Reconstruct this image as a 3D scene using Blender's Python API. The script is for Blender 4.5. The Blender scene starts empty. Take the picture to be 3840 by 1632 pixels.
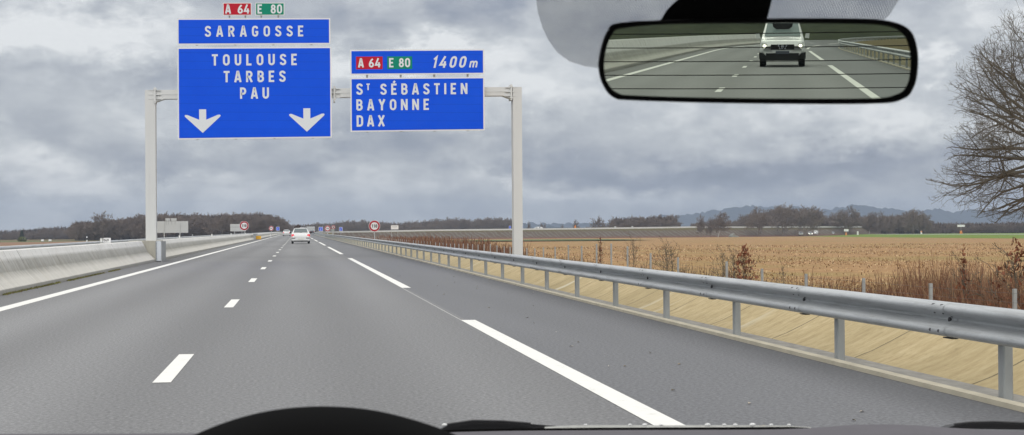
import bpy, math, random
import numpy as np
from mathutils import Vector, Matrix
PI = math.pi
scene = bpy.context.scene
COL = scene.collection
random.seed(7)
RNG = np.random.default_rng(11)

# ------------------------------------------------------------------ camera
F_, YAW, PITCH, ROLL, EYE = 6237.66, .1286, .007, -.0069, 1.2      # focal length in pixels of the 3840 px wide photograph
_cy, _sy = math.cos(YAW), math.sin(YAW)
FW = np.array([_sy*math.cos(PITCH), _cy*math.cos(PITCH), math.sin(PITCH)])
_r = np.array([_cy, -_sy, 0.]); _u = np.cross(_r, FW)
RT = _r*math.cos(ROLL) + _u*math.sin(ROLL)
UP = -_r*math.sin(ROLL) + _u*math.cos(ROLL)
CAM = np.array([0., 0., EYE])
cd = bpy.data.cameras.new('camera'); cam = bpy.data.objects.new('camera', cd); COL.objects.link(cam)
cam.matrix_world = Matrix(((RT[0], UP[0], -FW[0], 0), (RT[1], UP[1], -FW[1], 0), (RT[2], UP[2], -FW[2], EYE), (0, 0, 0, 1)))
cd.sensor_width = 36; cd.sensor_fit = 'HORIZONTAL'; cd.lens = 36*F_/3840
cd.clip_start = .05; cd.clip_end = 20000
cd.dof.use_dof = True; cd.dof.focus_distance = 60; cd.dof.aperture_fstop = 30
scene.camera = cam
PX = 3840/2576                                                       # surveyed in a 2576 px wide copy of the photograph
def ray(x, y): return FW + RT*(x*PX-1920)/F_ - UP*(y*PX-816)/F_
def at(x, y, Y):                                                     # survey pixel -> world point at road distance Y
    d = ray(x, y); return CAM + d*Y/d[1]
def horizon(x): return (816 + F_*(FW[2] + RT[2]*(x*PX-1920)/F_)/UP[2])/PX

# ------------------------------------------------------------------ sun, exposure
SUN_EL, SUN_AZ = math.radians(38), math.radians(196)                 # azimuth clockwise from +Y: behind the camera, a little left
sl = bpy.data.lights.new('sun', 'SUN'); so = bpy.data.objects.new('sun', sl); COL.objects.link(so)
sl.energy = 1.3; sl.angle = math.radians(40); sl.color = (1, .97, .92)
sd = Vector((math.sin(SUN_AZ)*math.cos(SUN_EL), math.cos(SUN_AZ)*math.cos(SUN_EL), math.sin(SUN_EL)))
so.rotation_euler = sd.to_track_quat('Z', 'Y').to_euler(); so.location = (0, -20, 60)
scene.view_settings.view_transform = 'Standard'; scene.view_settings.look = 'None'
scene.view_settings.exposure = 0; scene.view_settings.gamma = 1
scene.render.engine = 'CYCLES'
cyc = scene.cycles
cyc.use_denoising = True; cyc.max_bounces = 8; cyc.transparent_max_bounces = 24; cyc.volume_bounces = 0
cyc.diffuse_bounces = 3; cyc.caustics_reflective = False; cyc.caustics_refractive = False
cyc.sample_clamp_indirect = 6

# ------------------------------------------------------------------ node helper
class NT:
    def __init__(s, tree): s.t = tree; s.n = tree.nodes; s.l = tree.links
    def node(s, typ, **kw):
        n = s.n.new(typ)
        for k, v in kw.items():
            if k == 'i':
                for kk, vv in v.items():
                    if hasattr(vv, 'is_output'): s.l.new(vv, n.inputs[kk])
                    else: n.inputs[kk].default_value = vv
            else: setattr(n, k, v)
        return n
    def math(s, op, a, b=None, c=None, clamp=False):
        n = s.n.new('ShaderNodeMath'); n.operation = op; n.use_clamp = clamp
        for k, v in enumerate((a, b, c)):
            if v is None: continue
            if hasattr(v, 'is_output'): s.l.new(v, n.inputs[k])
            else: n.inputs[k].default_value = v
        return n.outputs[0]
    def mix(s, f, a, b):
        n = s.n.new('ShaderNodeMix'); n.data_type = 'RGBA'
        for k, v in ((0, f), (6, a), (7, b)):
            if hasattr(v, 'is_output'): s.l.new(v, n.inputs[k])
            else: n.inputs[k].default_value = v if k == 0 else (*v[:3], 1)
        return n.outputs[2]
    def ramp(s, f, stops, interp='LINEAR'):
        n = s.n.new('ShaderNodeValToRGB'); s.l.new(f, n.inputs[0]); cr = n.color_ramp; cr.interpolation = interp
        while len(cr.elements) < len(stops): cr.elements.new(.5)
        for e, (p, c) in zip(cr.elements, stops):
            e.position = p; e.color = (*c, 1) if not isinstance(c, (int, float)) else (c, c, c, 1)
        return n.outputs[0]
    def noise(s, vec, scale, detail=4, rough=.55, out=0):
        n = s.n.new('ShaderNodeTexNoise'); n.inputs['Scale'].default_value = scale
        n.inputs['Detail'].default_value = detail; n.inputs['Roughness'].default_value = rough
        if vec is not None: s.l.new(vec, n.inputs['Vector'])
        return n.outputs[out]
    def mapping(s, vec, scale=(1, 1, 1), loc=(0, 0, 0)):
        n = s.n.new('ShaderNodeMapping'); s.l.new(vec, n.inputs[0]); n.inputs['Scale'].default_value = scale; n.inputs['Location'].default_value = loc
        return n.outputs[0]

# ------------------------------------------------------------------ sky
world = bpy.data.worlds.new('World'); scene.world = world; world.use_nodes = True
w = NT(world.node_tree); w.n.clear()
gen = w.node('ShaderNodeTexCoord').outputs['Generated']
sep = w.node('ShaderNodeSeparateXYZ', i={0: gen})
X_, Y_, Z_ = sep.outputs
wa = w.node('ShaderNodeTexNoise', i={'Vector': w.mapping(gen, (1, 1, 2.2)), 'Scale': 11.0, 'Detail': 8.0, 'Roughness': .60})
ws = w.node('ShaderNodeSeparateColor', i={0: wa.outputs['Color']})
wf = w.node('ShaderNodeTexNoise', i={'Vector': w.mapping(gen, (1, 1, 2.0)), 'Scale': 34.0, 'Detail': 6.0, 'Roughness': .6})
wfs = w.node('ShaderNodeSeparateColor', i={0: wf.outputs['Color']})
az = w.math('ARCTAN2', X_, Y_); el = w.math('ARCSINE', Z_)
az2 = w.math('ADD', az, w.math('ADD', w.math('MULTIPLY', w.math('SUBTRACT', ws.outputs[0], .5), .22), w.math('MULTIPLY', w.math('SUBTRACT', wfs.outputs[0], .5), .045)))
el2 = w.math('ADD', el, w.math('ADD', w.math('MULTIPLY', w.math('SUBTRACT', ws.outputs[1], .5), .085), w.math('MULTIPLY', w.math('SUBTRACT', wfs.outputs[1], .5), .02)))
# cloud masses: survey x, y, half-widths, brightness
CLOUDS = [(150, 110, 330, 60, .20), (330, 30, 200, 34, -.10), (330, 185, 130, 32, -.10), (120, 340, 420, 50, -.04), (110, 455, 330, 40, .17),
          (640, 385, 420, 40, -.13), (1080, 350, 260, 40, -.10), (1120, 25, 330, 55, -.16), (1080, 150, 190, 34, .26), (860, 180, 120, 60, .12), (820, 480, 420, 45, .07),
          (1200, 250, 150, 50, .10), (1430, 300, 160, 60, -.04), (1900, 320, 420, 36, .02), (2200, 300, 200, 40, .10), (1850, 415, 620, 44, -.27), (1450, 475, 220, 34, .13),
          (2000, 515, 500, 40, -.12), (1420, 190, 130, 90, .10), (2480, 60, 220, 90, .10), (2330, 190, 60, 40, .17), (2480, 330, 200, 60, .06), (2380, 455, 160, 40, -.1), (1350, 80, 120, 60, -.03)]
L = w.math('ADD', .575, w.math('MULTIPLY', w.math('SUBTRACT', wf.outputs[0], .5), .55))
L = w.math('ADD', L, w.math('MULTIPLY', w.math('SUBTRACT', w.noise(w.mapping(gen, (1, 1, 2.0), (3, 1, 7)), 13, 7, .55), .5), .62))
bil = w.noise(w.mapping(gen, (1, 1, 1.7), (5, 2, 1)), 17, 8, .62)
L = w.math('ADD', L, w.math('MULTIPLY', w.math('SUBTRACT', w.ramp(bil, [(.47, 0.0), (.60, 1.0)], 'EASE'), .35), .15))
for (px, py, sx, sy, amp) in CLOUDS:
    d = ray(px, py); d = d/np.linalg.norm(d)
    a0 = math.atan2(d[0], d[1]); e0 = math.asin(d[2])
    ga = w.math('DIVIDE', w.math('SUBTRACT', az2, a0), sx*PX/F_); ge = w.math('DIVIDE', w.math('SUBTRACT', el2, e0), sy*PX/F_)
    q = w.math('ADD', w.math('MULTIPLY', ga, ga), w.math('MULTIPLY', ge, ge))
    L = w.math('ADD', L, w.math('MULTIPLY', w.math('EXPONENT', w.math('MULTIPLY', q, -1.0)), amp*(2.3 if amp > 0 else 1.6)))
skyc = w.ramp(L, [(.0, (.22, .25, .32)), (.25, (.31, .34, .415)), (.45, (.455, .48, .528)), (.65, (.61, .635, .665)), (.9, (.86, .875, .885))])
# overcast: the dome brightens towards the zenith
bright = w.math('ADD', .98, w.math('MULTIPLY', w.math('SMOOTH_MIN', w.math('MAXIMUM', w.math('SUBTRACT', Z_, .16), 0), .7, .1), 2.6))
hor = w.node('ShaderNodeVectorMath', operation='SCALE', i={0: w.mix(w.math('MULTIPLY', w.math('SUBTRACT', Z_, .16), 5.0, clamp=True), skyc, (.50, .495, .485)), 'Scale': bright})
bgc = w.node('ShaderNodeBackground', i={'Color': hor.outputs[0], 'Strength': 1.0})
sky = w.n.new('ShaderNodeTexSky'); sky.sky_type = 'NISHITA'; sky.sun_disc = False; sky.sun_elevation = SUN_EL; sky.sun_rotation = SUN_AZ
bgs = w.node('ShaderNodeBackground', i={'Color': sky.outputs[0], 'Strength': .1})
mixs = w.node('ShaderNodeMixShader', i={0: .93, 1: bgs.outputs[0], 2: bgc.outputs[0]})
w.node('ShaderNodeOutputWorld', i={'Surface': mixs.outputs[0]})

# ------------------------------------------------------------------ materials
def mat(name, color=(.5, .5, .5), rough=.7, metal=0, spec=.4, fn=None, emit=None, coat=0):
    m = bpy.data.materials.new(name); m.use_nodes = True
    t = NT(m.node_tree); b = t.n['Principled BSDF']
    b.inputs['Base Color'].default_value = (*color, 1); b.inputs['Roughness'].default_value = rough; b.inputs['Metallic'].default_value = metal
    b.inputs['Specular IOR Level'].default_value = spec; b.inputs['Coat Weight'].default_value = coat
    if emit: b.inputs['Emission Color'].default_value = (*emit[0], 1); b.inputs['Emission Strength'].default_value = emit[1]
    if fn: fn(t, b)
    return m
def objco(t): return t.node('ShaderNodeTexCoord').outputs['Object']
def vary(c, scale=3, amt=.25, sc=(1, 1, 1), bump=0, detail=5):
    def f(t, b):
        v = t.mapping(objco(t), sc); n = t.noise(v, scale, detail, .6)
        t.l.new(t.mix(n, tuple(x*(1-amt) for x in c), tuple(min(1, x*(1+amt)) for x in c)), b.inputs['Base Color'])
        if bump:
            bm = t.node('ShaderNodeBump', i={'Height': n, 'Strength': bump, 'Distance': .02}); t.l.new(bm.outputs[0], b.inputs['Normal'])
    return f
def island(c0, c1, c2=None):
    def f(t, b):
        g = t.node('ShaderNodeNewGeometry').outputs['Random Per Island']
        st = [(0, c0), (1, c1)] if c2 is None else [(0, c0), (.55, c1), (1, c2)]
        t.l.new(t.ramp(g, st), b.inputs['Base Color'])
    return f

def f_asphalt(t, b):
    o = objco(t); s = t.node('ShaderNodeSeparateXYZ', i={0: o})
    fine = t.noise(t.mapping(o, (1, .8, 1)), 34, 3, .75); mid = t.noise(t.mapping(o, (1, .12, 1)), 1.3, 4, .6); big = t.noise(t.mapping(o, (.6, .05, 1)), .35, 3)
    lane = t.ramp(fine, [(.30, (.085, .086, .089)), (.5, (.172, .174, .178)), (.70, (.300, .302, .304))])
    c = t.mix(t.math('MULTIPLY', mid, .5), lane, (.188, .190, .195))
    tr = t.math('SUBTRACT', big, .5)
    # the hard shoulder is a newer, bluer and darker surfacing; the strip by the barrier is dirty
    sh = t.math('GREATER_THAN', s.outputs[0], 2.22); le = t.math('LESS_THAN', s.outputs[0], -4.78)
    # polished wheel tracks in both lanes, an oily strip between them
    trk = t.math('COSINE', t.math('MULTIPLY', t.math('SUBTRACT', s.outputs[0], .57), 2*PI/1.72))
    inl = t.math('MULTIPLY', t.math('GREATER_THAN', s.outputs[0], -4.4), t.math('LESS_THAN', s.outputs[0], 2.1))
    tr = t.math('SUBTRACT', tr, t.math('MULTIPLY', t.math('MULTIPLY', trk, inl), t.math('MULTIPLY', big, .22)))
    mul = t.math('ADD', 1.0, t.math('MULTIPLY', tr, .75))
    mul = t.math('SUBTRACT', mul, t.math('MULTIPLY', sh, .07)); mul = t.math('SUBTRACT', mul, t.math('MULTIPLY', le, .24))
    # dirt towards the kerb
    kd = t.math('MULTIPLY', t.math('SUBTRACT', s.outputs[0], 3.9), 1.6, clamp=True)
    mul = t.math('SUBTRACT', mul, t.math('MULTIPLY', kd, t.math('MULTIPLY', mid, .5)))
    sc = t.node('ShaderNodeVectorMath', operation='SCALE', i={0: c, 'Scale': mul})
    tint = t.mix(sh, (1.09, 1.09, 1.09), (.955, .97, 1.01))
    fin = t.node('ShaderNodeVectorMath', operation='MULTIPLY', i={0: sc.outputs[0], 1: tint})
    t.l.new(fin.outputs[0], b.inputs['Base Color'])
    bm = t.node('ShaderNodeBump', i={'Height': fine, 'Strength': .7, 'Distance': .006}); t.l.new(bm.outputs[0], b.inputs['Normal'])
def f_paint(t, b):
    o = objco(t); n = t.noise(o, 9, 5, .7)
    t.l.new(t.ramp(n, [(.25, (.62, .62, .58)), (.42, (.80, .80, .765)), (.8, (.84, .84, .81))]), b.inputs['Base Color'])
def f_barrier(t, b):
    o = objco(t); s = t.node('ShaderNodeSeparateXYZ', i={0: o}); z = s.outputs[2]
    st = t.noise(t.mapping(o, (1, 2.6, .55)), 2.0, 8, .78); st2 = t.noise(t.mapping(o, (1, 9, .7), (0, 3, 0)), 2.0, 6, .7); bl = t.noise(t.mapping(o, (1, .5, 1)), .8, 5, .6)
    base = t.mix(bl, (.66, .655, .63), (.87, .865, .845))
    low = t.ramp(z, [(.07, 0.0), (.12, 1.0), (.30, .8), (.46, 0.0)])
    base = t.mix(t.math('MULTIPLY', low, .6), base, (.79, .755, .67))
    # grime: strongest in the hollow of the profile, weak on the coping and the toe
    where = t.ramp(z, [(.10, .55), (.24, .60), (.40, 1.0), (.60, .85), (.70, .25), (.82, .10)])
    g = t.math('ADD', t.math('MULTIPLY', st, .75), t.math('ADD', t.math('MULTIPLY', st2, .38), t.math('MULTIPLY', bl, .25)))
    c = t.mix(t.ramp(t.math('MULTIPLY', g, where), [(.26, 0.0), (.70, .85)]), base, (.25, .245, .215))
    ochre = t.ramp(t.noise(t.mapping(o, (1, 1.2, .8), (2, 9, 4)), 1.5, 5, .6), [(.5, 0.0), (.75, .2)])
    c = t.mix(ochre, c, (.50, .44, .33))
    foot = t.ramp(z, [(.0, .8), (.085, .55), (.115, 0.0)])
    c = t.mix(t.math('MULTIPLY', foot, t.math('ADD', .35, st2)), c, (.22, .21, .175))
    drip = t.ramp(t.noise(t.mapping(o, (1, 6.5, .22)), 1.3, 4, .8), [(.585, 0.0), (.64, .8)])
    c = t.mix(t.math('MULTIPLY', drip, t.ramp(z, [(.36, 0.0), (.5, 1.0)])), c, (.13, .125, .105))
    t.l.new(c, b.inputs['Base Color'])
    bm = t.node('ShaderNodeBump', i={'Height': st, 'Strength': .25, 'Distance': .01}); t.l.new(bm.outputs[0], b.inputs['Normal'])
def f_slope(t, b):
    o = objco(t); s = t.node('ShaderNodeSeparateXYZ', i={0: o})
    a = t.noise(t.mapping(o, (1.3, 3.0, 1.3)), 3.2, 7, .78); big = t.noise(t.mapping(o, (.4, .5, .4)), .7, 3)
    c = t.ramp(a, [(.25, (.29, .22, .115)), (.5, (.46, .37, .21)), (.75, (.60, .505, .32))])
    c = t.mix(t.math('MULTIPLY', t.ramp(big, [(.42, 0.0), (.62, 1.0)]), .55), c, (.34, .275, .15))
    c = t.mix(t.math('MULTIPLY', t.ramp(t.noise(o, 7, 5, .8), [(.60, 0.0), (.72, 1.0)]), .6), c, (.17, .14, .075))
    c = t.mix(t.math('MULTIPLY', t.math('LESS_THAN', s.outputs[1], -12.0), .8), c, (.15, .14, .085))
    # tooled joints every two metres
    m = t.math('ABSOLUTE', t.math('SUBTRACT', t.math('FRACT', t.math('MULTIPLY', t.math('ADD', s.outputs[1], t.math('MULTIPLY', a, .05)), 1/2.66)), .5))
    c = t.mix(t.math('MULTIPLY', t.math('LESS_THAN', m, .0065), .75), c, (.09, .08, .05))
    pale = t.ramp(t.noise(t.mapping(o, (.12, 1.0, .12)), 1.35, 2, .5), [(.64, 0.0), (.70, .8)])
    c = t.mix(pale, c, (.60, .56, .43))
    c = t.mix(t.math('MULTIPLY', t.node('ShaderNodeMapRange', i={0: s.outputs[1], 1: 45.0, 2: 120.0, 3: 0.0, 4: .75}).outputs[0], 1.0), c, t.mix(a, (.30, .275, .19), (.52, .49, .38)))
    t.l.new(c, b.inputs['Base Color'])
def f_galv(t, b):
    o = objco(t); n = t.noise(t.mapping(o, (4, .5, 4)), 2, 5, .6); v = t.node('ShaderNodeTexVoronoi', i={'Vector': o, 'Scale': 26.0})
    c = t.mix(n, (.43, .455, .47), (.58, .60, .61)); c = t.mix(t.math('MULTIPLY', v.outputs['Distance'], .35), c, (.40, .42, .43))
    g = t.noise(t.mapping(o, (6, .35, 6)), 3, 6, .75)
    c = t.mix(t.ramp(g, [(.48, 0.0), (.70, .6)]), c, (.19, .195, .19))
    t.l.new(c, b.inputs['Base Color']); t.l.new(t.ramp(n, [(.3, .42), (.7, .60)]), b.inputs['Roughness'])
def f_field(t, b):
    o = objco(t)
    rows = t.node('ShaderNodeTexWave', wave_type='BANDS', bands_direction='X', i={'Vector': t.mapping(o, (1, .16, 1)), 'Scale': .42, 'Distortion': 3.0, 'Detail': 3.0, 'Detail Scale': .6})
    n = t.noise(o, 1.1, 7, .72); g = t.noise(t.mapping(o, (1, .6, 1)), .06, 5, .65); f = t.noise(o, 6, 4, .8)
    c = t.ramp(n, [(.3, (.150, .080, .033)), (.5, (.31, .175, .078)), (.7, (.53, .345, .165))])
    c = t.mix(t.math('MULTIPLY', rows.outputs[0], .42), c, (.44, .29, .15))
    c = t.mix(t.math('MULTIPLY', t.ramp(f, [(.55, 0.0), (.72, 1.0)]), .55), c, (.66, .53, .34))
    c = t.mix(t.math('MULTIPLY', t.ramp(g, [(.47, 0.0), (.62, 1.0)]), .48), c, (.25, .215, .075))
    t.l.new(c, b.inputs['Base Color'])
def f_ground(t, b):
    o = objco(t); n = t.noise(o, .12, 6, .7); f = t.noise(o, 2.5, 5, .75)
    c = t.mix(n, (.115, .085, .048), (.13, .125, .045)); c = t.mix(t.math('MULTIPLY', f, .6), c, (.23, .165, .09))
    t.l.new(c, b.inputs['Base Color'])
def f_embank(t, b):
    o = objco(t); s = t.node('ShaderNodeSeparateXYZ', i={0: o})
    n = t.noise(o, .35, 6, .7)
    wv = t.node('ShaderNodeTexWave', bands_direction='DIAGONAL', i={'Vector': t.mapping(o, (1, 0, 1)), 'Scale': .33, 'Distortion': 7.0, 'Detail': 3.0})
    c = t.mix(n, (.085, .062, .046), (.14, .108, .082))
    c = t.mix(t.math('MULTIPLY', t.ramp(wv.outputs[0], [(.5, 0.0), (.8, 1.0)]), .45), c, (.19, .19, .17))
    hi = t.ramp(t.math('ADD', t.math('MULTIPLY', s.outputs[2], .25), .55), [(.52, 0.0), (.72, 1.0)])
    c = t.mix(t.math('MULTIPLY', hi, .8), c, (.115, .10, .035))
    lo = t.ramp(t.math('ADD', t.math('MULTIPLY', s.outputs[2], .25), .75), [(.18, 1.0), (.36, 0.0)])
    c = t.mix(t.math('MULTIPLY', lo, .8), c, (.15, .07, .048))
    t.l.new(c, b.inputs['Base Color'])

M = {}
M['asphalt'] = mat('asphalt', rough=.72, spec=.38, fn=f_asphalt)
M['paint'] = mat('road_paint', rough=.75, spec=.3, fn=f_paint)
M['barrier'] = mat('barrier_concrete', rough=.9, spec=.2, fn=f_barrier)
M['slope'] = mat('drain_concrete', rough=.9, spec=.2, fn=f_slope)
M['kerb'] = mat('kerb_concrete', rough=.9, fn=vary((.50, .46, .36), 5, .3, (1, .6, 1)))
M['gutter'] = mat('gutter_concrete', rough=.9, fn=vary((.27, .26, .235), 5, .55, (2, .6, 1)))
M['galv'] = mat('galvanised_steel', rough=.5, metal=.25, spec=.5, fn=f_galv)
M['bolt'] = mat('dark_bolt_and_shadow', (.06, .06, .065), .6)
M['gantry'] = mat('grey_white_gantry_paint', rough=.55, fn=vary((.66, .672, .668), .8, .07, (1, 1, .3)))
M['signwhite'] = mat('sign_white', (.80, .80, .80), .45)
M['letter'] = mat('sign_letter_white', (.74, .77, .80), .45)
def f_blue(t, b):
    o = objco(t); z = t.node('ShaderNodeSeparateXYZ', i={0: o}).outputs[2]
    seam = t.math('LESS_THAN', t.math('ABSOLUTE', t.math('SUBTRACT', t.math('FRACT', t.math('MULTIPLY', z, 1/.35)), .5)), .045)
    c = t.mix(t.noise(o, 1.3, 4), (.0035, .082, .74), (.0055, .098, .80)); c = t.mix(t.math('MULTIPLY', seam, .16), c, (.004, .03, .30)); t.l.new(c, b.inputs['Base Color'])
M['signblue'] = mat('sign_blue', rough=.5, spec=.12, fn=f_blue)
M['signred'] = mat('sign_red', (.50, .010, .03), .5, spec=.15)
M['signgreen'] = mat('sign_green', (.004, .25, .155), .5, spec=.15)
M['ringred'] = mat('ring_red', (.40, .008, .022), .5, spec=.2)
M['black'] = mat('black_paint', (.02, .02, .022), .5)
M['signback'] = mat('sign_back_aluminium', rough=.55, fn=vary((.55, .56, .555), 2, .07))
M['signrib'] = mat('sign_back_rib', (.33, .34, .345), .6)
M['yellow'] = mat('yellow_board', (.78, .42, .02), .5)
M['orange'] = mat('orange_paint', (.80, .26, .02), .5)
M['field'] = mat('maize_stubble_soil', rough=.95, spec=.1, fn=f_field)
M['ground'] = mat('rough_ground', rough=.95, spec=.1, fn=f_ground)
M['grass'] = mat('green_grass', rough=.9, spec=.15, fn=vary((.15, .215, .028), .5, .35))
M['bank'] = mat('rear_bank_grass', rough=.95, spec=.1, fn=vary((.04, .048, .020), .25, .6))
M['embank'] = mat('embankment_soil', rough=.95, spec=.1, fn=f_embank)
M['rampwall'] = mat('ramp_parapet', rough=.8, fn=vary((.60, .60, .575), .5, .1))
M['hill'] = mat('distant_wooded_hill', rough=1, spec=0, fn=vary((.045, .055, .065), .02, .4))
M['stubble'] = mat('straw', rough=.85, spec=.2, fn=island((.12, .066, .03), (.32, .19, .09), (.78, .60, .37)))
M['weed'] = mat('dry_weed', rough=.9, spec=.15, fn=island((.10, .065, .042), (.21, .14, .082), (.34, .25, .15)))
M['weedred'] = mat('red_weed', rough=.9, spec=.15, fn=island((.11, .055, .036), (.21, .10, .06), (.30, .20, .12)))
M['moss'] = mat('moss', rough=.95, spec=.1, fn=island((.17, .12, .07), (.20, .21, .08), (.26, .27, .10)))
M['bark'] = mat('oak_bark', rough=.95, spec=.1, fn=vary((.13, .115, .09), 3, .35))
M['twig'] = mat('far_bark', rough=.95, spec=.1, fn=island((.14, .11, .09), (.225, .18, .148), (.31, .255, .21)))
M['twigdark'] = mat('wood_bark', rough=.95, spec=.1, fn=island((.125, .098, .082), (.215, .17, .14), (.31, .25, .21)))
M['birch'] = mat('pale_birch_bark', (.42, .40, .36), .9)
M['brownleaf'] = mat('brown_beech_leaf', rough=.8, fn=island((.12, .038, .018), (.27, .10, .045)))
M['evergreen'] = mat('evergreen_leaf', rough=.9, fn=island((.03, .04, .03), (.065, .08, .055)))
M['bush'] = mat('pale_bush_leaf', rough=.9, fn=island((.10, .12, .05), (.22, .23, .11)))
M['carwhite'] = mat('white_car_paint', (.76, .77, .77), .3, spec=.5, coat=.6)
M['cardark'] = mat('dark_car_paint', (.022, .022, .03), .25, spec=.5, coat=.6)
M['cargrey'] = mat('grey_car_paint', (.30, .30, .31), .3, spec=.5, coat=.5)
M['glass'] = mat('car_glass', (.05, .065, .07), .08, spec=.8)
M['rearglass'] = mat('car_rear_glass', (.13, .155, .16), .10, spec=.8)
M['tyre'] = mat('tyre', (.018, .018, .019), .85)
M['rim'] = mat('wheel_rim', (.45, .46, .47), .35, .6)
M['plastic'] = mat('black_plastic', (.012, .012, .013), .55)
M['redlamp'] = mat('red_tail_lamp', (.70, .008, .025), .3, spec=.4, emit=((1, .015, .03), .35))
M['lamp'] = mat('lit_headlamp', (.9, .9, .85), .2, emit=((1, .93, .80), 5))
M['lampglass'] = mat('lamp_glass', (.75, .76, .74), .15, spec=.7)
M['plate'] = mat('number_plate', (.68, .68, .62), .5)
M['chrome'] = mat('chrome', (.75, .75, .77), .15, 1)
M['cargo'] = mat('brown_load', rough=.9, fn=vary((.045, .032, .03), 8, .5))
M['dash'] = mat('dashboard_plastic', rough=.75, spec=.3, fn=vary((.125, .118, .132), 40, .12))
M['hood'] = mat('instrument_hood_plastic', (.004, .004, .004), .85, spec=.06)
M['housing'] = mat('mirror_housing_plastic', (.003, .003, .0035), .6, spec=.10)
M['wiper'] = mat('wiper_black', (.02, .02, .022), .5)
M['trim'] = mat('lit_trim', rough=.4, fn=vary((.62, .63, .60), 30, .4))  # pale colour stands for light on the lower windscreen print
M['drop'] = mat('glint_bead', (.92, .93, .92), .1, spec=.8)  # white beads drawn as glints along the windscreen foot
# the mirror's silvering
def f_mirror(t, b):
    t.n.remove(b); g = t.node('ShaderNodeBsdfGlossy', i={'Color': (.66, .68, .63, 1), 'Roughness': 0.0}); t.l.new(g.outputs[0], t.n['Material Output'].inputs[0])
M['mirror'] = mat('mirror_silver', fn=f_mirror)
def f_pane(t, b):
    t.n.remove(b); g = t.node('ShaderNodeBsdfTransparent', i={'Color': (.78, .83, .77, 1)}); t.l.new(g.outputs[0], t.n['Material Output'].inputs[0])
M['pane'] = mat('tinted_rear_glass', fn=f_pane)
def f_frit(t, b):
    o = objco(t); s = t.node('ShaderNodeSeparateXYZ', i={0: o}); P = 1/.0024
    def cell(dx):
        u = t.math('SUBTRACT', t.math('FRACT', t.math('ADD', t.math('MULTIPLY', s.outputs[0], P), dx)), .5)
        v = t.math('MULTIPLY', t.math('SUBTRACT', t.math('FRACT', t.math('ADD', t.math('MULTIPLY', s.outputs[1], P/1.732), dx)), .5), 1.732)
        return t.math('SQRT', t.math('ADD', t.math('MULTIPLY', u, u), t.math('MULTIPLY', v, v)))
    d = t.math('MINIMUM', cell(0.0), cell(.5))
    k = t.math('LESS_THAN', d, .355)
    b.inputs['Base Color'].default_value = (.055, .055, .06, 1); b.inputs['Roughness'].default_value = .7
    tr = t.node('ShaderNodeBsdfTransparent'); mx = t.node('ShaderNodeMixShader', i={0: k, 1: tr.outputs[0], 2: b.outputs[0]})
    t.l.new(mx.outputs[0], t.n['Material Output'].inputs[0])
M['frit'] = mat('dotted_ceramic_print', fn=f_frit)

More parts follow.
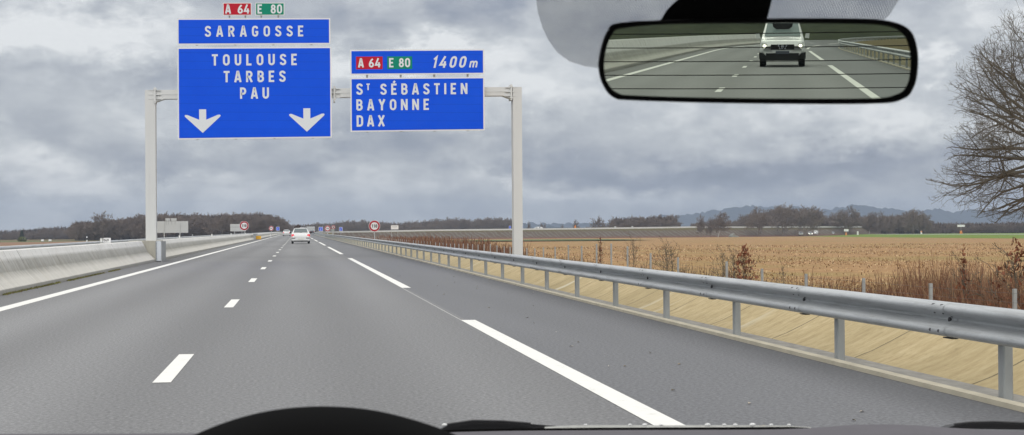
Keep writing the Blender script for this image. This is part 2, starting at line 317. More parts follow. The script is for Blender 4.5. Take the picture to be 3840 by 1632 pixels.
# ------------------------------------------------------------------ mesh helpers
class MB:
    def __init__(s): s.v = []; s.f = []
    def add(s, vs, fs):
        o = len(s.v); s.v.extend([tuple(map(float, p)) for p in vs]); s.f.extend([tuple(i+o for i in f) for f in fs]); return s
    def box(s, x0, x1, y0, y1, z0, z1):
        return s.add([(x0, y0, z0), (x1, y0, z0), (x1, y1, z0), (x0, y1, z0), (x0, y0, z1), (x1, y0, z1), (x1, y1, z1), (x0, y1, z1)],
                     [(0, 3, 2, 1), (4, 5, 6, 7), (0, 1, 5, 4), (1, 2, 6, 5), (2, 3, 7, 6), (3, 0, 4, 7)])
    def tube(s, p, q, r0, r1=None, n=8, caps=True):
        r1 = r0 if r1 is None else r1
        p = Vector(p); q = Vector(q); d = (q-p).normalized(); a = d.orthogonal().normalized(); b = d.cross(a)
        vs = [p+(a*math.cos(2*PI*k/n)+b*math.sin(2*PI*k/n))*r0 for k in range(n)]+[q+(a*math.cos(2*PI*k/n)+b*math.sin(2*PI*k/n))*r1 for k in range(n)]
        fs = [(k, (k+1) % n, n+(k+1) % n, n+k) for k in range(n)]
        if caps: fs += [tuple(range(n-1, -1, -1)), tuple(range(n, 2*n))]
        return s.add(vs, fs)
    def sweep(s, prof, ys, xoff=lambda y: 0, zoff=lambda y: 0, closed=False, cap=False):
        n = len(prof); vs = [(x+xoff(y), y, z+zoff(y)) for y in ys for x, z in prof]; fs = []
        for i in range(len(ys)-1):
            for k in range(n if closed else n-1):
                a, b2 = i*n+k, i*n+(k+1) % n; fs.append((a, b2, b2+n, a+n))
        if cap: fs += [tuple(range(n)), tuple(range((len(ys)-1)*n+n-1, (len(ys)-1)*n-1, -1))]
        return s.add(vs, fs)
    def prism(s, poly, y0, y1):                                       # polygon in X-Z, extruded along Y
        n = len(poly); vs = [(x, y0, z) for x, z in poly]+[(x, y1, z) for x, z in poly]
        return s.add(vs, [tuple(range(n)), tuple(range(2*n-1, n-1, -1))]+[((k+1) % n, k, n+k, n+(k+1) % n) for k in range(n)])
    def disc(s, c, r, y0, y1, n=32, r_in=0):                          # disc facing -Y
        cx, cz = c
        ring = lambda rr, yy: [(cx+rr*math.cos(2*PI*k/n), yy, cz+rr*math.sin(2*PI*k/n)) for k in range(n)]
        if r_in == 0: return s.prism([(p[0], p[2]) for p in ring(r, 0)], y0, y1)
        vs = ring(r, y0)+ring(r_in, y0); return s.add(vs, [(k, (k+1) % n, n+(k+1) % n, n+k) for k in range(n)])
    def ball(s, c, r, sc=(1, 1, 1), nu=12, nv=8):
        vs = [(c[0]+r*sc[0]*math.sin(PI*j/nv)*math.cos(2*PI*i/nu), c[1]+r*sc[1]*math.sin(PI*j/nv)*math.sin(2*PI*i/nu), c[2]+r*sc[2]*math.cos(PI*j/nv)) for j in range(nv+1) for i in range(nu)]
        return s.add(vs, [(j*nu+i, (j+1)*nu+i, (j+1)*nu+(i+1) % nu, j*nu+(i+1) % nu) for j in range(nv) for i in range(nu)])
    def build(s, name, m, parent=None, smooth=False, loc=None, **props):
        me = bpy.data.meshes.new(name); me.from_pydata(s.v, [], s.f); me.update()
        return link(name, me, m, parent, smooth, loc, **props)
def link(name, me, m, parent=None, smooth=False, loc=None, **props):
    if m is not None and not me.materials: me.materials.append(m)
    if smooth: me.polygons.foreach_set('use_smooth', [True]*len(me.polygons))
    o = bpy.data.objects.new(name, me); COL.objects.link(o)
    if parent is not None: o.parent = parent
    if loc is not None: o.location = loc
    for k, v in props.items(): o[k] = v
    return o
def npmesh(name, V, Q, m, parent=None, **props):                      # V (n,3), Q (k,3 or 4)
    me = bpy.data.meshes.new(name); V = np.asarray(V, np.float32); Q = np.asarray(Q, np.int32)
    me.vertices.add(len(V)); me.vertices.foreach_set('co', V.ravel())
    k = Q.shape[1]; me.loops.add(Q.size); me.loops.foreach_set('vertex_index', Q.ravel())
    me.polygons.add(len(Q)); me.polygons.foreach_set('loop_start', np.arange(0, Q.size, k, dtype=np.int32))
    me.update(calc_edges=True); me.validate()
    return link(name, me, m, parent, False, None, **props)
def thing(name, label, cat, loc=(0, 0, 0), group=None, rotz=0):
    o = bpy.data.objects.new(name, None); COL.objects.link(o); o.location = loc; o.rotation_euler = (0, 0, rotz)
    o['label'] = label; o['category'] = cat
    if group: o['group'] = group
    return o
def struct(o): o['kind'] = 'structure'; return o
def dup(root, loc, label, rotz=None, scale=None, group=None):
    def cp(o, par):
        c = o.copy(); COL.objects.link(c); c.parent = par
        for ch in list(o.children): cp(ch, c)
        return c
    r = cp(root, None); r.location = loc; r['label'] = label
    if rotz is not None: r.rotation_euler = (0, 0, rotz)
    if scale is not None: r.scale = scale
    if group: r['group'] = group
    return r

# ------------------------------------------------------------------ the lie of the land
def bend(Y):
    Y = np.asarray(Y, float); return np.where(Y > 450, 1.6e-4*(np.maximum(Y, 450)-450)**2, 0)+np.where(Y < -120, .0009*(np.maximum(-Y, 120)-120)**2, 0)
def drop(Y):                                                          # the road falls a little behind the car
    t = np.clip((-np.asarray(Y, float)-3)/22, 0, 1); return 0*t
def sm(a, b, x): t = np.clip((x-a)/(b-a), 0, 1); return t*t*(3-2*t)
def land(X, Y):
    X = np.asarray(X, float); Y = np.asarray(Y, float); x = X-bend(np.minimum(Y, 900))
    right = -1.14-.00213*np.clip(Y, -100, 700)
    zr = (1-sm(5.9, 11, x))*.27+sm(5.9, 11, x)*right
    zl = -.12+sm(-20, -60, x)*(-.9-.0016*np.clip(Y, 0, 800)) if False else -.12-sm(0, 1, (-x-20)/40)*(.9+.0016*np.clip(Y, 0, 900))
    z = np.where(x > 5.62, zr, np.where(x < -20, zl, -.12))
    far = np.clip((Y-700)/400, 0, 1)
    return z*(1-far)+(-2.7)*far+drop(Y)
YS = np.concatenate([np.arange(-330, 0, 10), np.arange(0, 60, 4), np.arange(60, 450, 15), np.arange(450, 960, 20), np.array([1000, 1400, 2000, 3000, 4500, 5600])])
def sheet(name, xs, ys, zf, m, kind='structure', curve=True):
    V = [(x+(float(bend(min(y, 900))) if curve else 0), y, 0) for y in ys for x in xs]
    V = [(x, y, float(zf(x, y))) for x, y, _ in V]
    n = len(xs); fs = [(i*n+k, i*n+k+1, (i+1)*n+k+1, (i+1)*n+k) for i in range(len(ys)-1) for k in range(n-1)]
    o = MB().add(V, fs).build(name, m, smooth=True); o['kind'] = kind; return o
xs_l = [-5000, -2500, -1200, -600, -350, -200, -120, -80, -60, -50, -40, -32, -26, -20, -19, -12, -6, 0, 4.9, 5.61, 5.63, 5.9, 6.4, 7, 7.6, 8.2, 9, 9.6, 10.3, 11, 14, 20, 40, 80, 160, 320, 600, 1200, 2500, 5000]
sheet('ground', xs_l, YS, land, M['ground'])
ROADYS = [y for y in YS if -330 <= y <= 900]
def strip(name, prof, ys, m, **kw): return struct(MB().sweep(prof, ys, lambda y: float(bend(y)), lambda y: float(drop(y)), **kw).build(name, m))
strip('road', [(-5.75, 0), (-3.0, 0), (0, 0), (2.5, 0), (4.62, 0)], ROADYS, M['asphalt'])
strip('opposite_road', [(-19.0, .0), (-12, .0), (-6.25, .0)], ROADYS, M['asphalt'])
strip('kerb', [(4.62, -.05), (4.622, .035), (4.70, .04), (4.703, .0)], ROADYS, M['kerb'])
strip('gutter', [(4.703, .008), (4.9, .0), (5.02, .012)], ROADYS, M['gutter'])
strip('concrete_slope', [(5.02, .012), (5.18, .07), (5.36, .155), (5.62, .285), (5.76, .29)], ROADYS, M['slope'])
# markings, 4 mm proud
def seg_ys(a, b, step=6): n = max(1, int(math.ceil((b-a)/step))); return [a+(b-a)*k/n for k in range(n+1)]
mb = MB(); mb.sweep([(-4.72, .004), (-4.48, .004)], seg_ys(-196, 890), lambda y: float(bend(y)), lambda y: float(drop(y)))
mb.sweep([(-4.72, .004), (-4.48, .004)], seg_ys(-200, -196, 1), lambda y: -.35*(y+196)**2/16, lambda y: float(drop(y)))
struct(mb.build('edge_line', M['paint']))
mb = MB()
for k in range(-16, 66):
    y0 = 13.44+13*k; mb.sweep([(-1.145, .004), (-1.0, .004)], [y0, y0+3.05], lambda y: float(bend(y)), lambda y: float(drop(y)))
struct(mb.build('lane_dashes', M['paint']))
mb = MB()
for k in range(-5, 16):
    y0 = 34.36+49.76*k; mb.sweep([(2.14, .004), (2.33, .004)], seg_ys(y0, y0+37.3), lambda y: float(bend(y)), lambda y: float(drop(y)))
mb.sweep([(2.14, .003), (2.148, .003)], [21.9, 34.3]); 
struct(mb.build('shoulder_dashes', M['paint']))
# stray chips and leaves on the hard shoulder
mb = MB()
for _ in range(70):
    x = random.uniform(2.5, 4.55) if random.random() < .8 else random.uniform(-5.5, -4.9); y = random.uniform(9, 60); r = random.uniform(.008, .028); a = random.uniform(0, PI)
    mb.add([(x+r*math.cos(a), y+2*r*math.sin(a), .006), (x-r*math.sin(a)*.5, y+r*math.cos(a), .014), (x-r*math.cos(a), y-2*r*math.sin(a), .006), (x+r*math.sin(a)*.5, y-r*math.cos(a), .012)], [(0, 1, 2, 3)])
mb.build('litter', mat('litter_chip', rough=.9, fn=island((.03, .03, .025), (.30, .24, .15), (.62, .6, .55))), kind='stuff')

# ------------------------------------------------------------------ fields and verges
def over(dz): return lambda x, y: float(land(x, y))+dz
fys = list(np.arange(-12, 60, 6))+list(np.arange(60, 660, 20))
sheet('field', [11.5, 14, 18, 25, 40, 70, 110, 160, 200], fys+[640], over(.03), M['field'], curve=False)
def ribbon_land(name, rows, m, lift):                                 # rows: list of (x, y) polylines from the near to the far side
    V = [(x, y, float(land(x, y))+l_) for (row, l_) in zip(rows, lift) for x, y in row]; n = len(rows[0])
    return struct(MB().add(V, [(i*n+k, i*n+k+1, (i+1)*n+k+1, (i+1)*n+k) for i in range(len(rows)-1) for k in range(n-1)]).build(name, m, smooth=True))
va = [(205, 690), (200, 640), (189, 548), (180, 460), (173, 380), (168, 300), (164, 200)]
vb = [(222, 700), (221, 650), (218, 590), (214, 500), (208, 420), (204, 320), (200, 200)]
vc = [(236, 708), (235, 660), (232, 600), (229, 510), (224, 430), (220, 320), (216, 200)]
vd = [(246, 712), (246, 664), (243, 604), (241, 514), (236, 434), (232, 320), (228, 200)]
ve = [(420, 720), (420, 680), (420, 620), (420, 530), (420, 440), (420, 320), (420, 200)]
ribbon_land('grass_verge', [va, vb, vc], M['grass'], [.05, .25, .62])
ribbon_land('country_road', [vc, vd], mat('pale_wet_road', rough=.5, fn=vary((.40, .42, .42), .3, .1)), [.63, .66])
ribbon_land('far_verge', [vd, ve], M['grass'], [.62, .3])
sheet('field', [-420, -250, -150, -80, -45], [60, 150, 260, 380, 470, 540], over(.04), mat('ploughed_field', rough=.95, fn=vary((.24, .135, .075), .3, .3)), curve=False)
sheet('meadow', [-420, -250, -150, -60], [540, 560, 590, 640], over(.05), mat('meadow_grass', rough=.95, fn=vary((.12, .135, .05), .3, .3)), curve=False)
# green patch before the embankment
sheet('grass_patch', [40, 55, 75, 92], [420, 440, 470, 500], over(.25), mat('rank_grass', rough=.9, fn=vary((.10, .125, .03), .3, .4)), curve=False)
# hills
def hill(name, pts, Y, depth, zb=-4):
    xs = np.linspace(pts[0][0], pts[-1][0], 260); hs = np.interp(xs, [p[0] for p in pts], [p[1] for p in pts])
    r = np.random.default_rng(5); bumps = r.normal(0, 1.3, 260)
    for k in range(1, 7): bumps += np.interp(np.linspace(0, 1, 260), np.linspace(0, 1, 8*2**k), r.normal(0, 4.2/1.32**k, 8*2**k))
    hs = hs+np.where(hs > 5, np.minimum(bumps, 9), 0)
    rows = [(Y, zb, 0), (Y+depth*.25, None, .62), (Y+depth*.5, None, 1.0), (Y+depth, zb, 0)]
    V = []; n = 260
    for (yy, zz, f) in rows: V += [(x, yy, zb if zz is not None else zb+(h-zb)*f+(r.normal(0, 1.2) if f == .62 else 0)) for x, h in zip(xs, hs)]
    fs = [(i*n+k, i*n+k+1, (i+1)*n+k+1, (i+1)*n+k) for i in range(3) for k in range(n-1)]
    return struct(MB().add(V, fs).build(name, M['hill'], smooth=True))
def hp(px, py, Y): p = at(px, py, Y); return (float(p[0]), float(p[2]))
hill('hills', [hp(1290, 575, 4200), hp(1330, 562, 4200), hp(1400, 558, 4200), hp(1470, 558, 4200), hp(1560, 562, 4200), hp(1690, 540, 4200), hp(1720, 535, 4200), hp(1760, 536, 4200), hp(1820, 527, 4200), hp(1900, 519, 4200), hp(2010, 520, 4200),
    hp(2080, 524, 4200), hp(2135, 516, 4200), hp(2180, 520, 4200), hp(2240, 524, 4200), hp(2300, 530, 4200), hp(2420, 528, 4200), hp(2576, 536, 4200), hp(2700, 540, 4200)], 4000, 400)
hill('hills', [hp(600, 583, 3000), hp(900, 578, 3000), hp(1100, 572, 3000), hp(1300, 568, 3000), hp(1420, 572, 3000), hp(1560, 574, 3000)], 2900, 200)
# exit ramp on its embankment
RAMP = [(8, 700, .75), (17, 668, .85), (30, 648, .98), (54, 636, 1.28), (88, 632, 1.42), (121, 634, 1.58), (155, 640, 1.80), (178, 650, 1.62), (215, 668, 1.5), (260, 700, 1.4)]
mb = MB(); V = []
for x, y, zt in RAMP:
    g = float(land(x, y)); lift = sm(8, 40, x)
    V += [(x-2, y-1-9*lift, g-.1), (x-1, y-.2, zt-.65-.1*(1-lift)), (x, y, zt-.6), (x+1, y+12, zt-.6), (x+2, y+22, g-.1)]
n = 5; fs = [(i*n+k, (i+1)*n+k, (i+1)*n+k+1, i*n+k+1) for i in range(len(RAMP)-1) for k in range(n-1)]
struct(mb.add(V, fs).build('embankment', M['embank']))
mb = MB(); V = []
for x, y, zt in RAMP: V += [(x, y+.3, zt-.62), (x, y+.32, zt), (x+.1, y+.6, zt), (x+.1, y+.62, zt-.62)]
fs = [(i*4+k, (i+1)*4+k, (i+1)*4+k+1, i*4+k+1) for i in range(len(RAMP)-1) for k in range(3)]
mb.add(V, fs).build('parapet', M['rampwall'], label='long white concrete parapet along the top of the distant exit ramp embankment', category='parapet')
# pale abutment under the ramp
p = at(2108, 587, 640); mb = MB()
p0 = at(1822, 586, 628); p1 = at(1848, 596, 628)
mb.prism([(p0[0]+1, -2.9), (p1[0]+1, -2.9), (p1[0]-.2, -2.0), (p1[0]-1.5, -1.6), (p0[0]+2.5, -1.0), (p0[0]+1.3, -1.9)], 622, 626)
mb.build('bridge_abutment', mat('pale_abutment', rough=.9, fn=vary((.27, .28, .25), .8, .4)), label='pale concrete abutment patch under the ramp between bare trees', category='abutment')
# grass bank where the road behind the car bends away (seen in the mirror)
V = []; bx = list(range(-240, 260, 20))
for (yy, zz) in ((-262, -.4), (-274, 2.2), (-290, 5.5), (-320, 12), (-326, 12)): V += [(x, yy+.0012*(x-40)**2*.3, zz+(.5*math.sin(x*.07) if zz > 0 else 0)) for x in bx]
n = len(bx); struct(MB().add(V, [(i*n+k, i*n+k+1, (i+1)*n+k+1, (i+1)*n+k) for i in range(4) for k in range(n-1)]).build('grass_bank', M['bank'], smooth=True))

# ------------------------------------------------------------------ blades: stubble, weeds, moss
def blades(name, P, H, W, tilt, m, curve=0, **props):                  # P (n,3) feet
    n = len(P); a = RNG.uniform(0, 2*PI, n); b = RNG.uniform(0, 2*PI, n)
    side = np.stack([np.cos(a), np.sin(a), np.zeros(n)], 1)*(W/2)[:, None]
    t = RNG.normal(0, 1, n)*tilt
    tip = np.stack([np.cos(b)*np.sin(t), np.sin(b)*np.sin(t), np.cos(t)], 1)*H[:, None]
    V = np.empty((n, 4, 3)); V[:, 0] = P-side; V[:, 1] = P+side; V[:, 2] = P+tip+side*.45; V[:, 3] = P+tip-side*.45
    return npmesh(name, V.reshape(-1, 3), np.arange(n*4).reshape(n, 4), m, None, **props)
def scatter(n, x0, x1, y0, y1, bias=1.0):
    Y = y0+(y1-y0)*RNG.uniform(0, 1, n)**bias; X = x0+(x1-x0)*RNG.uniform(0, 1, n); return X, Y
N = 120000
Y = 30+230*RNG.uniform(0, 1, N)**1.8; X = 12+RNG.uniform(0, 1, N)*(np.minimum(Y*.53+8, 130)-12)
X = np.where(RNG.uniform(0, 1, N) < .6, np.round(X/.8)*.8+RNG.normal(0, .1, N), X)
keep = (X > 19+RNG.uniform(0, 3, N)) & (RNG.uniform(-1.2, 1.6, N) < np.sin(X*.9+Y*.23)*np.sin(Y*.31-X*.15)+np.sin(X*.21+Y*.05)); X = X[keep]; Y = Y[keep]; N = len(X)
blades('stubble', np.stack([X, Y, land(X, Y)+.02], 1), RNG.uniform(.03, .11, N)*(1+Y/220), RNG.uniform(.015, .06, N)*(.8+Y/140), 1.15, M['stubble'], kind='stuff')
# dry weeds between the drain and the field
def weeds(name, n, fx, y0, y1, h0, h1, m, bias=1.3, wid=(.012, .035)):
    Y = y0+(y1-y0)*RNG.uniform(0, 1, n)**bias; X = fx(Y, RNG.uniform(0, 1, n))
    cl = np.sin(X*1.7+Y*.31)*np.sin(Y*.53+X*.4)*.35+.75
    h = RNG.uniform(h0, h1, n)*cl
    return blades(name, np.stack([X, Y, land(X, Y)], 1), h, RNG.uniform(*wid, n)*(1+Y/60), .5, m, kind='stuff')
weeds('dry_weeds', 9000, lambda Y, u: 12.2+6.5*u, 26, 150, .3, .95, M['weed'], 1.4, (.009, .020))
weeds('red_weeds', 8500, lambda Y, u: 13.4+4.8*u, 26, 44, .6, 1.7, M['weedred'], .8, (.006, .015))
weeds('bramble', 20000, lambda Y, u: 11+u*(3+Y*.04), 140, 420, .5, 2.0, M['weedred'], 1.2, (.012, .03))
X = np.full(5000, -5.66)+RNG.normal(0, .03, 5000); Y = 24+30*RNG.uniform(0, 1, 5000)**1.0
k = (np.sin(Y*2.1)+np.sin(Y*.7+1) > -1.1); X = X[k]; Y = Y[k]
blades('moss', np.stack([X+.06, Y, np.zeros(len(X))], 1), RNG.uniform(.01, .045, len(X)), RNG.uniform(.015, .04, len(X)), .6, M['moss'], kind='stuff')

# ------------------------------------------------------------------ central concrete barrier
BPROF = [(-5.60, -.02), (-5.605, .10), (-5.88, .39), (-6.10, .81), (-6.12, .825), (-6.32, .825), (-6.34, .81), (-6.44, .39), (-6.66, .10), (-6.665, -.02)]
def barrier(y0, y1, label, hs=1.0):
    ys = seg_ys(y0, y1, 12)
    o = MB().sweep([(x, z*hs) for x, z in BPROF], ys, lambda y: float(bend(y))*.8-(.35*sm(300, 600, y) if y > 0 else 0), lambda y: float(drop(y)), closed=True, cap=True).build('concrete_barrier', M['barrier'])
    o['label'] = label; o['category'] = 'barrier'; o['group'] = 'central concrete barriers'; return o
barrier(-193, 12, 'taller pale concrete barrier behind the car, seen on the left in the mirror', 1.32)
barrier(12.1, 67.4, 'streaked pale concrete barrier in front of the gantry foot at the left edge')
barrier(70.9, 223, 'concrete barrier running from the gantry foot to the yellow board')
barrier(234, 700, 'far concrete barrier beyond the yellow board')
pl = thing('gantry_plinth', 'grey stained concrete block under the left gantry post with a steel cover plate', 'plinth', (0, 0, 0))
MB().prism([(-6.70, -.05), (-5.56, -.05), (-5.56, .83), (-6.70, .835)], 67.42, 70.88).build('block', mat('plinth_concrete', rough=.9, fn=vary((.40, .385, .335), 2.2, .5, (1.8, 1.8, .35))), pl)
mb = MB().box(-5.555, -5.365, 67.46, 67.5, .03, .82); mb.build('cover_plate', mat('plate_zinc', (.62, .66, .71), .6), pl)
mb = MB().box(-5.58, -5.557, 67.40, 67.45, .0, .81).box(-5.363, -5.345, 67.44, 69.6, .0, .81)
for k in range(4): mb.box(-5.55, -5.53, 67.445, 67.46, .12+.2*k, .14+.2*k)
mb.build('plate_edge', M['signrib'], pl)
# steel rail of the opposite carriageway, just higher than the barrier
WPROF = [(-.004, 0), (.02, .004), (.062, .022), (.080, .050), (.072, .082), (.030, .112), (.004, .134), (0, .146), (.006, .158), (.036, .182), (.072, .206), (.083, .232), (.074, .258), (.040, .276), (.004, .28), (-.008, .274)]
gr = thing('guardrail', 'steel guardrail behind the concrete barrier, its top edge showing over it', 'guardrail')
def orail(y0, y1, nm='rail'):
    mb = MB().sweep([(-6.74+x, z+.61) for x, z in WPROF], seg_ys(y0, y1, 15), lambda y: float(bend(y)), lambda y: float(drop(y)))
    mb.build(nm, M['galv'], gr, smooth=True)
orail(-150, 690)
mb = MB()
for k in range(120): mb.box(-6.80, -6.75, 20+4*k, 20.1+4*k, -.1, .75)
mb.build('posts', M['galv'], gr, kind='stuff')
# kilometre board, reflectors, thin marker posts on the barrier
kb = thing('kilometre_board', 'small white kilometre board numbered 149 beside a reflector on the barrier', 'sign')
MB().box(-6.43, -6.19, 57, 57.02, .84, 1.0).build('panel', M['signwhite'], kb); MB().box(-6.34, -6.30, 57.025, 57.06, .78, .95).build('bracket', M['galv'], kb)
def reflector(x, y, label):
    t = thing('reflector', label, 'reflector', (x, y, .81), 'barrier reflectors')
    MB().prism([(-.045, 0), (.045, 0), (.045, .16), (.03, .19), (-.03, .19), (-.045, .16)], 0, .03).build('housing', mat('reflector_grey', (.50, .51, .48), .6), t)
    MB().box(-.03, .03, -.008, -.001, .05, .15).build('lens', M['signwhite'], t); return t
rf = reflector(-6.50, 57, 'grey reflector on the barrier just left of the 149 kilometre board')
for y, lb in ((90, 'grey reflector on the barrier just right of the gantry foot'), (124, 'small grey reflector on the barrier below the wood, before the pale birch'), (160, 'tiny reflector on the barrier before the blank sign with the 110 sign'), (205, 'tiny reflector on the barrier just before the yellow board')):
    dup(rf, (-6.2, y, .815), lb)
def marker(x, y, h, label):
    t = thing('marker_post', label, 'post', (x, y, .3), 'white marker posts beyond the barrier')
    MB().box(-.035, .035, -.03, .03, -.5, h).build('post', M['signwhite'], t); MB().box(-.037, .037, -.032, .032, h-.22, h-.1).build('band', M['black'], t); return t
p = at(319, 598, 75); mk = marker(float(p[0])-6, 110, .62, 'thin white marker post between the kilometre board and the gantry')
for px, Y_k, h, lb in ((484, 150, 1.0, 'thin white marker post just right of the blank sign with two plates'), (680, 330, 1.35, 'white marker post left of the 90 sign beyond the barrier')):
    p = at(px, 590, Y_k); dup(mk, (float(p[0]), Y_k, .3), lb)
# steel bridge over the barrier gap with yellow board
gp = thing('gap_guardrail', 'short double steel rail bridging a barrier gap with a yellow board below', 'guardrail')
mb = MB()
for z in (.45, .66): mb.sweep([(-5.62+x*.9, z+zz*.62) for x, zz in WPROF], [216, 222, 230, 240])
mb.build('rail', M['galv'], gp); mb = MB()
for y in (223.5, 227, 231, 234): mb.box(-5.75, -5.64, y, y+.12, -.05, .84)
mb.build('posts', M['galv'], gp, kind='stuff')
MB().box(-5.55, -4.85, 228.9, 228.94, .06, .52).build('board', M['yellow'], gp)

# ------------------------------------------------------------------ right guardrail
gr2 = thing('guardrail', 'galvanised steel guardrail on posts along the right hard shoulder', 'guardrail')
RX = 4.70
mb = MB().sweep([(RX-x*1.35, z*.91+.395) for x, z in WPROF], seg_ys(-250, 660, 3.49), lambda y: float(bend(y)), lambda y: float(drop(y)))
mb.sweep([(RX, .65), (RX+.012, .645), (RX+.012, .395), (RX, .395)], seg_ys(-250, 660, 3.49), lambda y: float(bend(y)), lambda y: float(drop(y)))
mb.build('rail', M['galv'], gr2, smooth=True)
for k in range(0, 24):
    y = 11.45+3.49*k; MB().sweep([(RX-x*1.35-.004, z*.91+.395) for x, z in WPROF], [y-.02, y+.30], lambda q: float(bend(q)), lambda q: float(drop(q))).build('splice', M['galv'], gr2, smooth=True)
def cpost(mb, y):
    x = RX+.075+float(bend(y)); zb = float(drop(y))-.1
    C8 = [(-.035, -.05), (.035, -.05), (.035, -.03), (-.012, -.03), (-.012, .03), (.035, .03), (.035, .05), (-.035, .05)]
    C8 = [(a, b) for a, b in [(-.026, -.05), (.026, -.05), (.034, -.042), (.034, .042), (.026, .05), (-.026, .05), (-.034, .042), (-.034, -.042)]]
    n = 8; mb.add([(x+a, y+b, zb) for a, b in C8]+[(x+a, y+b, .575+float(drop(y))) for a, b in C8], [(k, (k+1) % n, n+(k+1) % n, n+k) for k in range(n)]+[tuple(range(n, 2*n))])
    mb.box(x-.072, x-.0345, y-.03, y+.03, .45+float(drop(y)), .62+float(drop(y)))
pys = [10.8+3.49*k for k in range(80)]+[10.8-3.49*k for k in range(9, 29)]
M['postgalv'] = mat('weathered_post', rough=.6, metal=.2, fn=vary((.36, .38, .385), 9, .25, (1, 1, .5)))
for y in pys: mb = MB(); cpost(mb, y); mb.build('post', M['postgalv'], gr2)
mb = MB()
for k in range(80, 180): cpost(mb, 10.8+3.49*k)
for k in list(range(1, 9))+list(range(29, 70)): cpost(mb, 10.8-3.49*k)
mb.build('posts', M['galv'], gr2, kind='stuff')
mb = MB()
for k in range(-30, 70):
    y = 11.5+3.49*k; x = RX+float(bend(y)); dz = float(drop(y))
    for dy in (0, .16):
        mb.ball((x-.09, y+dy, .395+.236+dz), .012, (1.4, 1.6, .7), 8, 4); mb.ball((x-.108, y+dy+.03, .395+.05+dz), .012, (.7, 1.6, 1), 8, 4)
        mb.ball((x-.075, y+dy+.02, .395+.178+dz), .010, (.7, 1.6, 1), 8, 4)
    mb.ball((x-.012, y+.05, .395+.127+dz), .022, (.7, 1, 1), 8, 5); mb.ball((x-.03, y-.03, .395+.155+dz), .012, (.6, 1.9, .7), 8, 4)
    mb.box(x-.03, x+.02, y-.02, y+.14, .395-.010+dz, .395-.002+dz)  # black sliver under the rail stands in for shadow at the splice
mb.build('bolts_and_shadow', M['bolt'], gr2, kind='stuff')

# ------------------------------------------------------------------ wire fence along the field
fn = thing('wire_fence', 'grey post and wire fence along the edge of the stubble field', 'fence')
FP = [(21, .03), (25, .04), (28.98, .046), (33.04, .018), (37.15, .009), (41.54, -.004), (45.63, .037), (49.52, .17), (56.06, .192), (60.53, .275), (64.87, .484), (68.31, .568), (71.74, .532), (75.59, .407), (79.37, .422), (83.53, .282), (87.58, .215), (90.81, .125), (94.02, .121),
      (98, .12), (101.5, .11), (104.5, .116), (108.3, .139), (112.1, .208), (115.9, .156), (119.8, .103), (123.6, .094), (127.1, .112), (130.6, .085), (134.2, .032), (137.9, .028), (141.6, 0), (145.4, -.03), (149, .0), (152.6, -.003), (157, .0), (163.3, .038)]
FP += [(163.3+4*k, .03) for k in range(1, 40)]
mbw = MB()
for (y, zt) in FP:
    gz = float(land(13, y)); MB().box(12.97, 13.03, y-.035, y+.035, gz-.3, zt).build('post', M['postgalv'], fn)
for (y0, a), (y1, b) in zip(FP[:-1], FP[1:]):
    if y0 > 120: break
    for dz in (-.08, -.25, -.42, -.6): mbw.tube((12.95, y0, a+dz), (12.95, y1, b+dz),   .0025, n=3, caps=False)
mbw.build('wire', mat('fence_wire', (.12, .12, .12), .6), fn)

